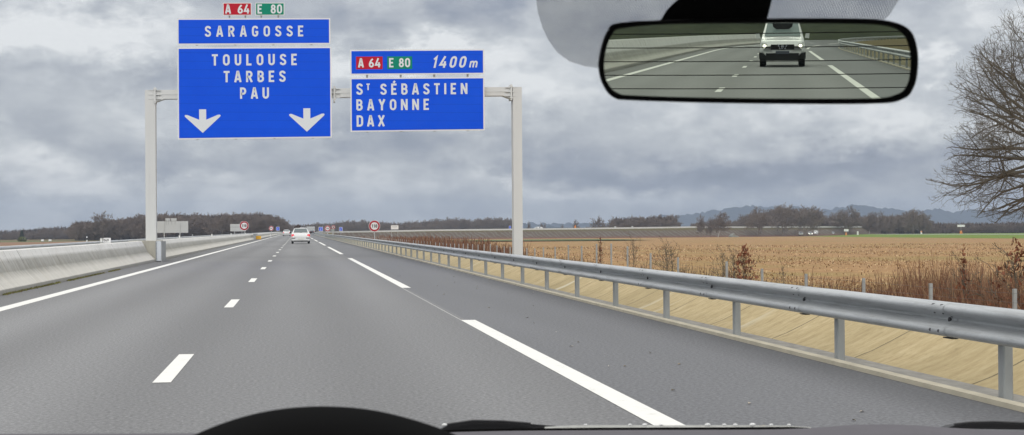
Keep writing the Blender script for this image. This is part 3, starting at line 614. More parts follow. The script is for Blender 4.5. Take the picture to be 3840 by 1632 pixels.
# ------------------------------------------------------------------ stroke lettering
def arc(cx, cy, rx, ry, a0, a1, n=14): return [(cx+rx*math.cos(math.radians(a0+(a1-a0)*k/n)), cy+ry*math.sin(math.radians(a0+(a1-a0)*k/n))) for k in range(n+1)]
def spl(P, n=5):
    out = []
    for i in range(len(P)-1):
        p0 = P[max(i-1, 0)]; p1 = P[i]; p2 = P[i+1]; p3 = P[min(i+2, len(P)-1)]
        for k in range(n):
            t = k/n; out.append(tuple(.5*(2*p1[j]+(p2[j]-p0[j])*t+(2*p0[j]-5*p1[j]+4*p2[j]-p3[j])*t*t+(3*p1[j]-p0[j]-3*p2[j]+p3[j])*t**3) for j in (0, 1)))
    return out+[P[-1]]
_oval = lambda w, c=1: arc(w/2, .68, w/2-.085, .235, 0, 180)+arc(w/2, .32, w/2-.085, .235, 180, 360)+[(w-.085, .68)]
G = {  # width, strokes
 'S': (.56, [spl([(.475, .74), (.43, .86), (.28, .915), (.14, .86), (.095, .735), (.14, .61), (.28, .51), (.42, .41), (.475, .275), (.42, .14), (.28, .085), (.12, .14), (.075, .27)])]),
 'A': (.60, [[(.065, 0), (.265, .93), (.335, .93), (.535, 0)], [(.15, .27), (.45, .27)]]),
 'R': (.58, [[(.085, 0), (.085, .92), (.28, .92)]+arc(.28, .70, .19, .22, 90, -90)[1:]+[(.085, .48)], [(.28, .48), (.50, 0)]]),
 'G': (.58, [spl([(.49, .73), (.43, .87), (.29, .915), (.15, .86), (.09, .70), (.085, .5), (.09, .30), (.15, .14), (.29, .085), (.43, .13), (.49, .28)])+[(.49, .43), (.31, .43)]]),
 'O': (.58, [_oval(.58)]),
 'E': (.50, [[(.48, .92), (.085, .92), (.085, .08), (.48, .08)], [(.085, .5), (.42, .5)]]),
 'T': (.52, [[(0, .92), (.52, .92)], [(.26, .92), (.26, 0)]]),
 'U': (.56, [[(.085, 1), (.085, .32)]+arc(.28, .30, .195, .215, 180, 360)+[(.475, 1)]]),
 'L': (.46, [[(.085, 1), (.085, .08), (.45, .08)]]),
 'B': (.56, [[(.085, .08), (.085, .92), (.28, .92)]+arc(.28, .715, .17, .205, 90, -90)[1:]+[(.085, .51)], [(.085, .08), (.29, .08)]+arc(.29, .295, .185, .215, -90, 90)[1:]+[(.085, .51)]]),
 'P': (.54, [[(.085, 0), (.085, .92), (.27, .92)]+arc(.27, .685, .18, .235, 90, -90)[1:]+[(.085, .45)]]),
 'I': (.17, [[(.085, 0), (.085, 1)]]),
 'N': (.60, [[(.085, 0), (.085, 1)], [(.515, 0), (.515, 1)], [(.10, .96), (.50, .04)]]),
 'Y': (.58, [[(.06, 1), (.29, .46), (.29, 0)], [(.52, 1), (.29, .46)]]),
 'D': (.58, [[(.085, .08), (.085, .92), (.27, .92)]+arc(.27, .70, .22, .22, 90, 0)[1:]+[(.49, .30)]+arc(.27, .30, .22, .22, 0, -90)+[(.085, .08)]]),
 'X': (.60, [[(.07, 0), (.53, 1)], [(.53, 0), (.07, 1)]]),
 '0': (.56, [_oval(.56)]),
 '1': (.34, [[(.05, .72), (.24, .93), (.24, 0)]]),
 '4': (.60, [[(.36, 1), (.07, .27), (.58, .27)], [(.43, .56), (.43, 0)]]),
 '6': (.56, [arc(.28, .30, .19, .215, 150, 510)[:15]+[], spl([(.44, .93), (.30, .80), (.17, .60), (.09, .36)]), arc(.28, .30, .19, .215, 0, 360, 20)]),
 '8': (.56, [arc(.28, .715, .155, .195, 0, 360, 18), arc(.28, .29, .19, .21, 0, 360, 18)]),
 '9': (.56, [arc(.28, .70, .19, .215, 0, 360, 20), spl([(.47, .64), (.39, .40), (.26, .20), (.12, .07)])]),
 'm': (.80, [[(.07, 0), (.07, .66)], [(.07, .45)]+arc(.235, .46, .165, .16, 180, 0)+[(.40, 0)], [(.40, .45)]+arc(.565, .46, .165, .16, 180, 0)+[(.73, 0)]]),
 "'": (.0, [[(.20, 1.07), (.34, 1.24)]]),
}
G['6'] = (.56, G['6'][1][1:])
def ribbon(mb, pts, th, fn):
    P = [Vector((p[0], p[1])) for p in pts]; P = [p for i, p in enumerate(P) if i == 0 or (p-P[i-1]).length > 1e-5]
    n = len(P); closed = n > 3 and (P[0]-P[-1]).length < 1e-4
    if closed: P = P[:-1]; n -= 1
    Lp, Rp = [], []
    for i in range(n):
        a = P[i-1] if (i > 0 or closed) else None; b = P[(i+1) % n] if (i < n-1 or closed) else None
        d0 = (P[i]-a).normalized() if a is not None else (b-P[i]).normalized(); d1 = (b-P[i]).normalized() if b is not None else d0
        t = (d0+d1); t = t.normalized() if t.length > 1e-4 else d0
        nn = Vector((-t.y, t.x)); k = th/2/max(.45, nn.dot(Vector((-d0.y, d0.x))))
        Lp.append(P[i]+nn*k); Rp.append(P[i]-nn*k)
    vs = [fn(*p) for p in Lp]+[fn(*p) for p in Rp]
    mb.add(vs, [(i, n+i, n+(i+1) % n, (i+1) % n) for i in range(n if closed else n-1)])
def lettering(mb, text, x0, z0, h, y, x1=None, th=.182, slant=0, gap=.22, tilt=0):
    ws = [G[c][0] if c != ' ' else .55 for c in text]; nat = sum(ws)*h; ng = sum(1 for c in text if c != "'")-1
    gp_ = gap*h if x1 is None or ng < 1 else (x1-x0-nat)/ng
    x = x0; k = 0
    for c, w_ in zip(text, ws):
        if c == "'": continue
        if c != ' ':
            st = list(G[c][1])
            if c == 'E' and text[min(len(text)-1, text.index(c)+1)] == "'" and not getattr(mb, 'acc', False): st = st+G["'"][1]; mb.acc = True
            for s_ in st:
                k += 1
                ribbon(mb, s_, th, lambda u, v: (x+(u+slant*v)*h, y-.0015*(k % 4), z0+v*h+tilt*(x+u*h)))
        x += w_*h+gp_
    return mb

# ------------------------------------------------------------------ gantry and direction signs
TL = .0125                                                            # the whole gantry leans with the road's crossfall
gt = thing('sign_gantry', 'pale grey steel portal gantry over the motorway with flanged beam', 'gantry')
def post(x0, x1, zb, zt):
    mb = MB().box(x0, x1, 70.0, 70.6, zb, zt); mb.box(x0+(x1-x0)*.36, x0+(x1-x0)*.40, 69.992, 70.0, zb+.3, zt-.6); mb.build('post', M['gantry'], gt)
post(-6.19, -5.775, .80, 7.05); post(9.13, 9.51, -1.6, 7.24)
MB().box(-6.3, -5.66, 69.9, 70.7, .79, .83).build('base_plate', M['gantry'], gt)
def beam(x0, x1, hl, hr):
    zt = lambda x: 7.128+TL*(x+.1); mb = MB()
    P = [(x0, zt(x0)), (x1, zt(x1))]; bot = [(x1, zt(x1)-(.50 if hr else .37))]
    if hr: bot.append((x1-.35, zt(x1)-.37))
    if hl: bot.append((x0+.35, zt(x0)-.37))
    bot.append((x0, zt(x0)-(.50 if hl else .37)))
    mb.prism([P[0]]+[P[1]]+bot, 70.05, 70.55)
    mb.prism([(x0, zt(x0)-.185), (x1, zt(x1)-.185), (x1, zt(x1)-.20), (x0, zt(x0)-.20)], 70.035, 70.05); return mb.build('beam', M['gantry'], gt)
b1 = beam(-5.77, 1.56, True, False); b2 = beam(1.62, 9.05, False, True)
def flange(x, z):
    mb = MB().box(x-.035, x+.035, 69.96, 70.64, z-.56, z+.10)
    for dz in (-.02, -.20, -.38): mb.box(x-.26, x+.24, 69.985, 70.03, z+dz-.015, z+dz+.012)
    for dz in (.02, -.46): mb.box(x-.06, x+.06, 69.95, 69.96, z+dz-.03, z+dz+.03)
    return mb.build('flange', M['gantry'], gt)
flange(-5.79, 7.06); flange(1.59, 7.15); flange(9.06, 7.24)
SY = 69.75
def sh(poly): return [(x, z+TL*(x-0)) for x, z in poly]
def panel(root, x0, x1, z0, z1, bw=.055):                              # outer box and the blue face in it
    MB().prism(sh([(x0, z0), (x1, z0), (x1, z1), (x0, z1)]), SY, SY+.06).build('frame', M['signwhite'], root)
    MB().prism(sh([(x0+bw, z0+bw), (x1-bw, z0+bw), (x1-bw, z1-bw), (x0+bw, z1-bw)]), SY-.006, SY-.002).build('face', M['signblue'], root)
    mb = MB(); n = 4
    for k in range(n):
        x = x0+(x1-x0)*(.125+.25*k); mb.prism(sh([(x-.04, z0-.15 if z0 < 8.5 and z0 > 6 else z0-.02), (x+.04, z0-.15 if z0 < 8.5 and z0 > 6 else z0-.02), (x+.04, z1+.0), (x-.04, z1+.0)]), SY+.065, SY+.13)
    mb.build('rib', M['signrib'], root)
LY = SY-.012
s1 = thing('direction_sign', 'wide blue sign reading SARAGOSSE above the larger sign on the gantry', 'sign', group='gantry signs')
panel(s1, -4.85, 1.43, 8.955, 10.045)
lettering(MB(), 'SARAGOSSE', -3.725, 9.285, .445, LY, .315, tilt=TL).build('lettering', M['letter'], s1)
s2 = thing('direction_sign', 'largest blue gantry sign with Toulouse, Tarbes and Pau and two white arrows', 'sign', group='gantry signs')
panel(s2, -4.85, 1.465, 5.05, 8.845)
for a in (('TOULOUSE', -3.447, 8.09, .042), ('TARBES', -2.971, 7.395, -.431), ('PAU', -2.303, 6.705, -1.122)): lettering(MB(), a[0], a[1], a[2], .465, LY, a[3], tilt=TL).build('lettering', M['letter'], s2)
for ax in (-3.835, .435):
    MB().prism(sh([(ax-.143, 6.285), (ax-.143, 5.855), (ax-.62, 6.055), (ax-.70, 6.06), (ax-.735, 6.02), (ax-.71, 5.975), (ax, 5.31), (ax+.71, 5.975), (ax+.735, 6.02), (ax+.70, 6.06), (ax+.62, 6.055), (ax+.143, 5.855), (ax+.143, 6.285)]), LY-.002, LY+.002).build('arrow', M['letter'], s2)
def plate(root, x0, x1, z0, z1, m, text, nm=None, y=SY, bw=.03, tx=None):
    if nm is None:
        MB().prism(sh([(x0, z0), (x1, z0), (x1, z1), (x0, z1)]), y, y+.04).build('frame', M['signwhite'], root)
        MB().prism(sh([(x0+bw, z0+bw), (x1-bw, z0+bw), (x1-bw, z1-bw), (x0+bw, z1-bw)]), y-.006, y-.002).build('face', m, root)
    else: MB().prism(sh([(x0, z0), (x1, z0), (x1, z1), (x0, z1)]), y-.008, y-.001).build(nm, m, root)
    h = (z1-z0)*.72; a, b = tx
    return a, b, z0+(z1-z0)*.14, h
def shield_text(text, a, b, z, h, y, root):
    l, d = text[0], text[1:]
    lettering(MB(), l, a, z, h, y, tilt=TL).build('lettering', M['letter'], root); wd = sum(G[c][0] for c in d)*h; mb = MB()
    lettering(mb, d, b-wd-.12*h*(len(d)-1), z, h, y, b, tilt=TL); return mb.build('lettering', M['letter'], root)
s3 = thing('route_plate', 'red plate reading A 64 on top of the Saragosse sign', 'sign', group='route number plates')
a, b, z, h = plate(s3, -2.985, -1.815, 10.165, 10.69, M['signred'], 'A64', tx=(-2.89, -1.90)); shield_text('A64', a, b, z, h, LY, s3)
MB().box(-2.75, -2.69, SY+.05, SY+.1, 9.9, 10.5).box(-2.1, -2.04, SY+.05, SY+.1, 9.9, 10.5).build('bracket', M['signrib'], s3)
s4 = thing('route_plate', 'green plate reading E 80 on top of the Saragosse sign', 'sign', group='route number plates')
a, b, z, h = plate(s4, -1.66, -.465, 10.165, 10.69, M['signgreen'], 'E80', tx=(-1.57, -.56)); shield_text('E80', a, b, z, h, LY, s4)
MB().box(-1.45, -1.39, SY+.05, SY+.1, 9.9, 10.5).box(-.75, -.69, SY+.05, SY+.1, 9.9, 10.5).build('bracket', M['signrib'], s4)
s5 = thing('direction_sign', 'blue gantry sign with A 64, E 80 and 1400 m above the Bayonne sign', 'sign', group='gantry signs')
panel(s5, 2.245, 7.885, 7.66, 8.71)
for x0, x1, m, tx, nm, (ta, tb) in ((2.49, 3.60, M['signred'], 'A64', 'red_shield', (2.58, 3.51)), (3.79, 4.84, M['signgreen'], 'E80', 'green_shield', (3.87, 4.75))):
    a, b, z, h = plate(s5, x0, x1, 7.895, 8.425, m, tx, nm, tx=(ta, tb)); shield_text(tx, a, b, z, h, LY-.006, s5)
mb = lettering(MB(), '1400', 5.66, 7.935, .485, LY, 7.06, slant=.22, tilt=TL); mb.build('lettering', M['letter'], s5); lettering(MB(), 'm', 7.24, 7.94, .40, LY, slant=.2, tilt=TL, th=.17).build('lettering', M['letter'], s5)
s6 = thing('direction_sign', 'blue gantry sign reading ST SEBASTIEN, BAYONNE and DAX, nearest the right post', 'sign', group='gantry signs')
panel(s6, 2.245, 7.885, 5.28, 7.535)
mb = lettering(MB(), 'S', 2.498, 6.83, .47, LY, tilt=TL); lettering(mb, 'T', 2.915, 7.02, .27, LY, th=.2, tilt=TL); mb.acc = False
mb.build('lettering', M['letter'], s6)
for a in (("SE'BASTIEN", 3.501, 6.82, 7.158), ('BAYONNE', 2.494, 6.17, 5.537), ('DAX', 2.502, 5.50, 3.67)): lettering(MB(), a[0], a[1], a[2], .463, LY, a[3], tilt=TL).build('lettering', M['letter'], s6)
mb = lettering(MB(), '149', -6.41, .885, .075, 56.99, -6.26, th=.2); mb.build('lettering', M['black'], kb)

# ------------------------------------------------------------------ roadside signs
def speed(px, py, Y_, d, text, label, zb=-.1):
    p = at(px, py, Y_); t = thing('speed_sign', label, 'sign', (float(p[0]), Y_, zb), 'round speed limit signs'); c = (0, float(p[2])-zb); r = d/2
    MB().disc(c, r, 0, .03, 40).build('disc', M['signwhite'], t)
    MB().disc(c, r*.945, -.006, 0, 40, r*.665).build('ring', M['ringred'], t)
    if text:
        h = r*.54; wd = sum(G[k][0] for k in text)*h+.26*h*(len(text)-1)
        lettering(MB(), text, -wd/2, c[1]-h/2, h, -.008, wd/2, th=.24).build('lettering', M['black'], t)
    else: MB().disc(c, r*.4, -.008, -.005, 20).build('symbol', M['black'], t)
    MB().tube((0, .06, -.4), (0, .06, c[1]+r*.5), .05).build('pole', M['galv'], t); return t
speed(614.3, 568, 225, 1.25, '110', 'round 110 speed limit sign behind the barrier on the left')
speed(942, 568.8, 182.6, 1.25, '110', 'round 110 speed limit sign behind the right guardrail')
speed(682.4, 574.7, 341.6, 1.0, '90', 'round 90 speed limit sign on the left beside a blue sign')
speed(824, 575, 277, 1.0, '90', 'round 90 speed limit sign right of the cars between blue signs')
speed(838.6, 571.8, 369, .85, None, 'small faint round red-ringed sign over a plate right of the 90 sign')
def blue(px, py, Y_, w_, h_, label):
    p = at(px, py, Y_); t = thing('lane_sign', label, 'sign', (float(p[0]), Y_, -.1), 'square blue signs'); z = float(p[2])+.1
    MB().box(-w_/2, w_/2, 0, .03, z-h_/2, z+h_/2).build('frame', M['signwhite'], t); MB().box(-w_/2+.07, w_/2-.07, -.006, 0, z-h_/2+.07, z+h_/2-.07).build('face', M['signblue'], t)
    MB().prism([(-.05, z-.28), (.05, z-.28), (.05, z+.05), (.15, z+.28), (.05, z+.28), (-.05, z+.1)], -.01, -.007).build('symbol', M['letter'], t)
    MB().tube((0, .06, -.4), (0, .06, z), .045).build('pole', M['galv'], t)
    return t
blue(698.9, 575.5, 430, .87, .95, 'small square blue sign right of the left 90 sign')
blue(807, 576.4, 330, .82, .85, 'square blue sign just left of the right 90 sign')
blue(857.5, 576.5, 360, .75, .88, 'square blue sign rightmost of the row beside the right 90 sign')
blue(1313, 571, 640, .9, 1.3, 'small blue sign on the ramp partly behind the right gantry post')
blue(1283, 572, 630, .9, 1.1, 'tiny blue sign on the far ramp left of the gantry post')
def backsign(x0, x1, z0, z1, Y_, label, top=None, rib=True, zb=-.5):
    t = thing('blank_sign', label, 'sign', ((x0+x1)/2, Y_, zb), 'signs seen from behind'); w_ = (x1-x0)/2
    MB().box(-w_, w_, 0, .08, z0-zb, z1-zb).build('panel', M['signback'], t); mb = MB()
    for f in (-.45, .5): mb.box(w_*f-.07, w_*f+.07, -.12, -.005, -.5, z1-zb-.05)
    mb.build('leg', M['signback'], t)
    if rib: mb = MB().box(-w_, w_, -.03, -.004, z0-zb+(z1-z0)*.57, z0-zb+(z1-z0)*.61); mb.build('rib', M['signrib'], t)
    if top:
        for a, b in top:
            MB().box(a-(x0+x1)/2, b-(x0+x1)/2, 0, .06, z1-zb+.05, z1-zb+.5).build('plate', M['signback'], t)
            MB().box(a-(x0+x1)/2+.12, a-(x0+x1)/2+.17, -.04, -.004, z1-zb-.55, z1-zb+.3).box(b-(x0+x1)/2-.25, b-(x0+x1)/2-.2, -.04, -.004, z1-zb-.55, z1-zb+.3).build('bracket', M['signrib'], t)
    return t
backsign(-23.9, -18.37, .97, 2.95, 288, 'large blank grey back of a sign with two plates on top beside the gantry post', [(-22.16, -21.43), (-21.29, -20.32)], rib=False, zb=-.3)
backsign(-19.24, -14.75, 1.12, 3.25, 490, 'blank grey back of a sign half hidden by the left 110 sign')
backsign(4.79, 8.98, .57, 3.24, 850, 'blank grey back of a sign straight ahead behind the dark car')
wp = thing('name_board', 'white name board on the far ramp between the right 110 sign and gantry post', 'sign', (32.6, 560, 0))
MB().box(-1.25, 1.25, 0, .06, 1.5, 2.75).build('panel', M['signwhite'], wp); MB().box(-.85, .85, -.01, -.003, 2.15, 2.32).box(-1.25, 1.25, -.01, -.003, 1.22, 1.48).build('lettering', M['signrib'], wp)
MB().box(-1.1, -1.0, .07, .15, -1, 2.7).box(1.0, 1.1, .07, .15, -1, 2.7).build('leg', M['galv'], wp)
pp = thing('plate_sign', 'low grey green plate on legs beside the right 90 sign', 'sign', (7.1, 335, -.2))
MB().box(-.37, .37, 0, .04, 1.35, 1.62).build('panel', mat('grey_green', (.38, .43, .40), .6), pp); MB().box(-.04, .04, .05, .1, -.3, 1.6).build('leg', M['galv'], pp)
# roadworks boards and posts on the country road far right
def board(px, Y_, w_, zt, zm, label, white=True):
    p = at(px, 590, Y_); g = float(land(p[0], Y_)); t = thing('roadworks_sign', label, 'sign', (float(p[0]), Y_, g), 'roadworks signs on the far road')
    MB().box(-w_/2, w_/2, 0, .06, zt-.9-g, zt-g).build('panel', M['signwhite'], t); MB().prism([(-w_*.22, 0), (w_*.22, 0), (w_*.12, zm-g), (-w_*.12, zm-g)], .1, .3).build('base', M['orange'], t)
    MB().box(-.05, .05, .07, .15, 0, zt-g-.1).build('leg', M['galv'], t); return t
board(2129, 655, 1.9, .25, -1.0, 'small white board on an orange stand left among the far trees')
board(2418, 655, 3.2, 1.75, -.7, 'white board with an orange stand behind the oak branches')
def fpost(px, col, label):
    p = at(px, 590, 655); g = float(land(p[0], 655)); t = thing('roadside_post', label, 'post', (float(p[0]), 655, g), 'posts by the far road')
    MB().prism([(-.35, 0), (.35, 0), (.3, 1.9), (-.3, 1.9)], 0, .3).build('post', M['signwhite'], t); MB().box(-.31, .31, -.02, -.004, 1.3, 1.8).build('band', col, t); return t
fpost(2318, M['orange'], 'white post with orange top on the green verge'); fpost(2158, M['signwhite'], 'white post by the far road right of the white board')
for px, pyy, lb in ((1351, 574, 'tiny white post on the ramp parapet nearest the gantry'), (1549, 566, 'tiny white post on the ramp parapet left of the copse centre'), (1592, 566, 'tiny white post on the ramp parapet below the copse')):
    p = at(px, pyy, 640); t = thing('parapet_post', lb, 'post', (float(p[0]), 641, 1.2), 'posts on the ramp parapet'); MB().box(-.35, .35, 0, .2, -.5, .9).build('post', M['signback'], t)
p = at(1447, 569, 640); t = thing('warning_cone', 'tiny orange marker on the ramp parapet before the pale tree', 'marker', (float(p[0]), 640, 1.5)); MB().tube((0, 0, -.3), (0, 0, 1.1), .5, .12).build('cone', M['orange'], t)

# ------------------------------------------------------------------ cars
def lerp(a, b, t): return a+(b-a)*t
def make_car(name, label, loc, st, paint, rotz=0, win=(), sides=(), wheels=(), group=None, hw=.84, tyre_w=.19, rr=.31, glass=None, rear_glass=None):
    t = thing(name, label, 'car', loc, group, rotz)
    ys = [s[0] for s in st]
    def S(y): return [float(np.interp(y, ys, [s[k] for s in st])) for k in range(1, 6)]    # zb, wb, zbelt, wr, zroof
    def sect(y):
        zb, wb, zm, wr, zt = S(y)
        return [(0, zb), (.82*wb, zb), (.97*wb, zb+.10), (wb, lerp(zb, zm, .5)), (.985*wb, lerp(zb, zm, .8)), (.94*wb, zm), (lerp(.94*wb, wr, .96), lerp(zm, zt, .9)), (wr*.86, zt-.012), (wr*.4, zt), (0, zt+.004)]
    yy = sorted(set([round(float(v), 3) for v in np.concatenate([np.linspace(ys[0], ys[-1], 26), ys])]))
    n = 18; V = []; fs = []
    for y in yy:
        r_ = sect(y); ring = r_+[(-x, z) for x, z in r_[-2:0:-1]]; V += [(x, y, z) for x, z in ring]; n = len(ring)
    fs = [(i*n+k, i*n+(k+1) % n, (i+1)*n+(k+1) % n, (i+1)*n+k) for i in range(len(yy)-1) for k in range(n)]
    fs += [tuple(range(n)), tuple(range(len(yy)*n-1, len(yy)*n-n-1, -1))]
    MB().add(V, fs).build('body', paint, t, smooth=True)
    for nm, y0, y1, f in win:                                          # windscreen / rear window lying on the sloping roof line
        g = MB(); K = 4
        for k in range(K):
            a, b = lerp(y0, y1, k/K), lerp(y0, y1, (k+1)/K)
            za, zb_ = S(a)[4], S(b)[4]; wa_, wb_ = S(a)[3]*f, S(b)[3]*f; dn = .02 if y1 > 0 else -.02
            g.add([(-wa_, a+dn, za+.014), (wa_, a+dn, za+.014), (wb_, b+dn, zb_+.014), (-wb_, b+dn, zb_+.014)], [(0, 1, 2, 3)])
        g.build(nm, (rear_glass if nm == 'rear_window' and rear_glass else glass or M['glass']), t)
    for y0, y1 in sides:
        for sgn in (1, -1):
            g = MB(); vs = []
            for y, f in ((y0, .12), (y1, .12), (y1, .86), (y0, .86)):
                zb, wb, zm, wr, zt = S(y); vs.append((sgn*(lerp(.94*wb, wr, f)+.008), y, lerp(zm, zt, f)))
            g.add(vs, [(0, 1, 2, 3)]).build('side_window', M['glass'], t)
    for y in wheels:
        for sgn in (1, -1):
            wv = MB().tube((sgn*(hw-tyre_w), y, rr), (sgn*hw, y, rr), rr, n=20).build('wheel', M['tyre'], t); MB().tube((sgn*(hw-.01), y, rr), (sgn*(hw+.006), y, rr), rr*.62, n=16).build('rim', M['rim'], wv)
    t['S'] = 0; del t['S']
    return t, S
HATCH = [(-2.05, .30, .74, .60, .66, .62), (-1.98, .24, .85, .92, .70, .95), (-1.93, .22, .865, .97, .70, 1.0), (-1.62, .20, .87, .97, .57, 1.40), (-1.45, .20, .87, .97, .565, 1.45), (-.3, .19, .875, .96, .57, 1.48), (.35, .19, .875, .95, .60, 1.40), (1.15, .19, .87, .93, .72, .97), (1.9, .20, .84, .80, .70, .84), (2.1, .26, .70, .62, .56, .66)]
def rear_fit(t, S, yb, lamp_z=(.66, .86), lamp_x=(.55, .83), strip=True, wip=True):
    for sgn in (1, -1):
        MB().prism([(sgn*lamp_x[0], lamp_z[0]+.03), (sgn*lamp_x[1], lamp_z[0]), (sgn*(lamp_x[1]+.01), lamp_z[1]), (sgn*(lamp_x[0]+.07), lamp_z[1])], yb-.04, yb+.06).build('tail_lamp', M['redlamp'], t)
        if strip: MB().box(sgn*.66-.17, sgn*.66+.17, yb-.10, yb-.02, .475, .54).build('bumper_strip', M['plastic'], t)
        MB().prism([(sgn*.86, .93), (sgn*1.0, .95), (sgn*1.02, 1.08), (sgn*.88, 1.08)], .55, .72).build('wing_mirror', M['plastic'], t)
    MB().box(-.80, .80, yb-.09, yb-.005, .30, .60).build('bumper', M['carwhite'] if strip else t.children[0].data.materials[0], t)
    MB().box(-.26, .26, yb-.115, yb-.095, .40, .51).build('number_plate', M['plate'], t)
    MB().box(-.62, .62, yb-.05, yb+.0, .19, .27).build('diffuser', M['plastic'], t)
hc, S_ = make_car('hatchback', 'white hatchback with a loaded roof rack driving ahead in our lane', (.335, 156.0, 0), HATCH, M['carwhite'], win=(('rear_window', -1.915, -1.63, .93), ('windscreen', .42, 1.1, .92)), sides=((-1.35, -.45), (-.4, .45)), wheels=(-1.3, 1.3), rear_glass=M['rearglass'])
rear_fit(hc, S_, -1.985)
MB().tube((.10, -1.96, 1.02), (-.42, -1.86, 1.10), .013, n=5).build('rear_wiper', M['plastic'], hc); MB().ball((0, -2.0, .72), .06, (1.3, .3, .7)).build('badge', M['plastic'], hc)
MB().tube((.1, -1.95, .2), (.1, -2.0, .2), .04).build('exhaust', M['plastic'], hc)
for sgn in (1, -1): MB().tube((sgn*.53, -1.3, 1.50), (sgn*.53, .2, 1.52), .022, n=6).build('roof_rail', M['plastic'], hc)
ld = thing('roof_load', 'dark brown bundles strapped to the roof of the white hatchback', 'bundle', (.335, 156, 1.40))
MB().ball((-.22, -1.0, .15), .21, (.9, 1.6, 1)).ball((-.45, -.9, .09), .14, (1, 1.8, .9)).ball((-.10, -.9, .20), .11, (1, 1.6, 1)).build('bundle', M['cargo'], ld, smooth=True)
MB().tube((-.5, -.9, .03), (.5, -.9, .03), .02, n=6).build('crossbar', M['plastic'], ld)
SEDAN = [(-2.25, .32, .70, .66, .62, .68), (-2.18, .24, .85, .90, .74, .95), (-1.85, .22, .88, .93, .72, 1.0), (-1.15, .20, .89, .94, .58, 1.38), (-.3, .19, .89, .94, .58, 1.44), (.3, .19, .89, .93, .60, 1.38), (1.15, .19, .88, .92, .72, .95), (2.0, .2, .84, .8, .7, .83), (2.2, .26, .7, .6, .56, .64)]
wc, S_ = make_car('sedan', 'white sedan far ahead in the left lane beside the barrier', (-2.35, 384, 0), SEDAN, M['carwhite'], win=(('rear_window', -1.75, -1.2, .92), ('windscreen', .4, 1.1, .92)), sides=((-1.0, -.1), (-.05, .4)), wheels=(-1.35, 1.4), rear_glass=M['rearglass'])
rear_fit(wc, S_, -2.20, (.66, .84), (.52, .82), True)
dc, S_ = make_car('sedan', 'dark car far ahead on the right beyond the white hatchback', (5.55, 627, 0), SEDAN, M['cardark'], win=(('rear_window', -1.75, -1.2, .92), ('windscreen', .4, 1.1, .92)), sides=((-1.0, -.1),), wheels=(-1.35, 1.4), rear_glass=M['rearglass'])
for sgn in (1, -1): MB().box(sgn*.72-.09, sgn*.72+.09, -2.24, -2.14, .70, .80).build('tail_lamp', M['redlamp'], dc)
# cars far off on the country road and on the ramp
def far_car(px, Y_, label, paint, st=SEDAN, rot=PI, lit=False, z=None, sc=1.0):
    p = at(px, 590, Y_); t, S = make_car('car', label, (float(p[0]), Y_, float(land(p[0], Y_))+.45 if z is None else z), st, paint, rotz=rot, win=(('windscreen', .4, 1.1, .92), ('rear_window', -1.75, -1.2, .92)), sides=((-1.0, -.1),), wheels=(-1.35, 1.4), group='distant cars')
    for sgn in (1, -1): MB().ball((sgn*.62, 2.16, .62), .14, (1.2, .5, .7)).build('headlight', M['lamp'] if lit else M['lampglass'], t)
    t.scale = (sc,)*3; return t
VAN = [(-2.4, .3, .85, .9, .8, 1.9), (-2.3, .25, .92, 1.0, .84, 2.0), (.4, .25, .92, 1.0, .84, 2.02), (1.1, .25, .92, 1.0, .84, 1.95), (1.75, .25, .92, .98, .8, 1.2), (2.3, .3, .85, .8, .7, .95), (2.4, .35, .7, .6, .56, .66)]
far_car(2015, 652, 'white car on the far road, leftmost of the group', M['carwhite'], rot=PI*.9)
far_car(2038, 652, 'white car with lit headlights between two white vehicles on the far road', M['carwhite'], lit=True, rot=PI*.93)
far_car(2053, 662, 'white van behind the lit car on the far road', M['carwhite'], st=VAN, rot=PI*.9)
far_car(2095, 668, 'dull grey car on the far road right of the white van', M['cargrey'], rot=PI*.85)
far_car(1354, 648, 'tiny white car on the ramp beside the right gantry post', M['carwhite'], rot=PI/2+.2, z=.95, sc=.8)

# the off-roader that follows us, seen in the mirror; it faces +Y
SUV = [(-2.3, .45, .80, 1.05, .70, 1.55), (-2.2, .35, .86, 1.1, .66, 1.72), (-.2, .34, .87, 1.1, .64, 1.78), (.35, .34, .87, 1.1, .64, 1.75), (1.08, .34, .87, 1.08, .76, 1.17), (1.25, .34, .87, 1.07, .80, 1.10), (2.05, .36, .86, .98, .78, 1.02), (2.2, .40, .83, .86, .70, .94), (2.28, .45, .74, .70, .6, .80)]
sv, S_ = make_car('suv', 'white off-roader with lit headlamps following behind, reflected in the mirror', (.37, -64.7, 0), SUV, mat('bright_white_car_paint', (.90, .91, .92), .3, spec=.5, coat=.6), win=(('windscreen', .38, 1.10, .90),), sides=((-1.0, -.1), (-.05, .4)), wheels=(-1.35, 1.45), hw=.86, tyre_w=.22, rr=.37, glass=mat('suv_windscreen', (.22, .28, .28), .15, spec=.7))
MB().box(-.44, .44, 2.24, 2.30, .66, .86).build('grille', M['plastic'], sv)
MB().prism([(-.19, .87), (-.15, .87), (-.07, .68), (-.11, .68)], 2.305, 2.32).prism([(.15, .87), (.19, .87), (.11, .68), (.07, .68)], 2.305, 2.32).build('grille_bar', M['chrome'], sv); MB().tube((0, 2.3, .77), (0, 2.33, .77), .065, n=16).build('badge', M['chrome'], sv)
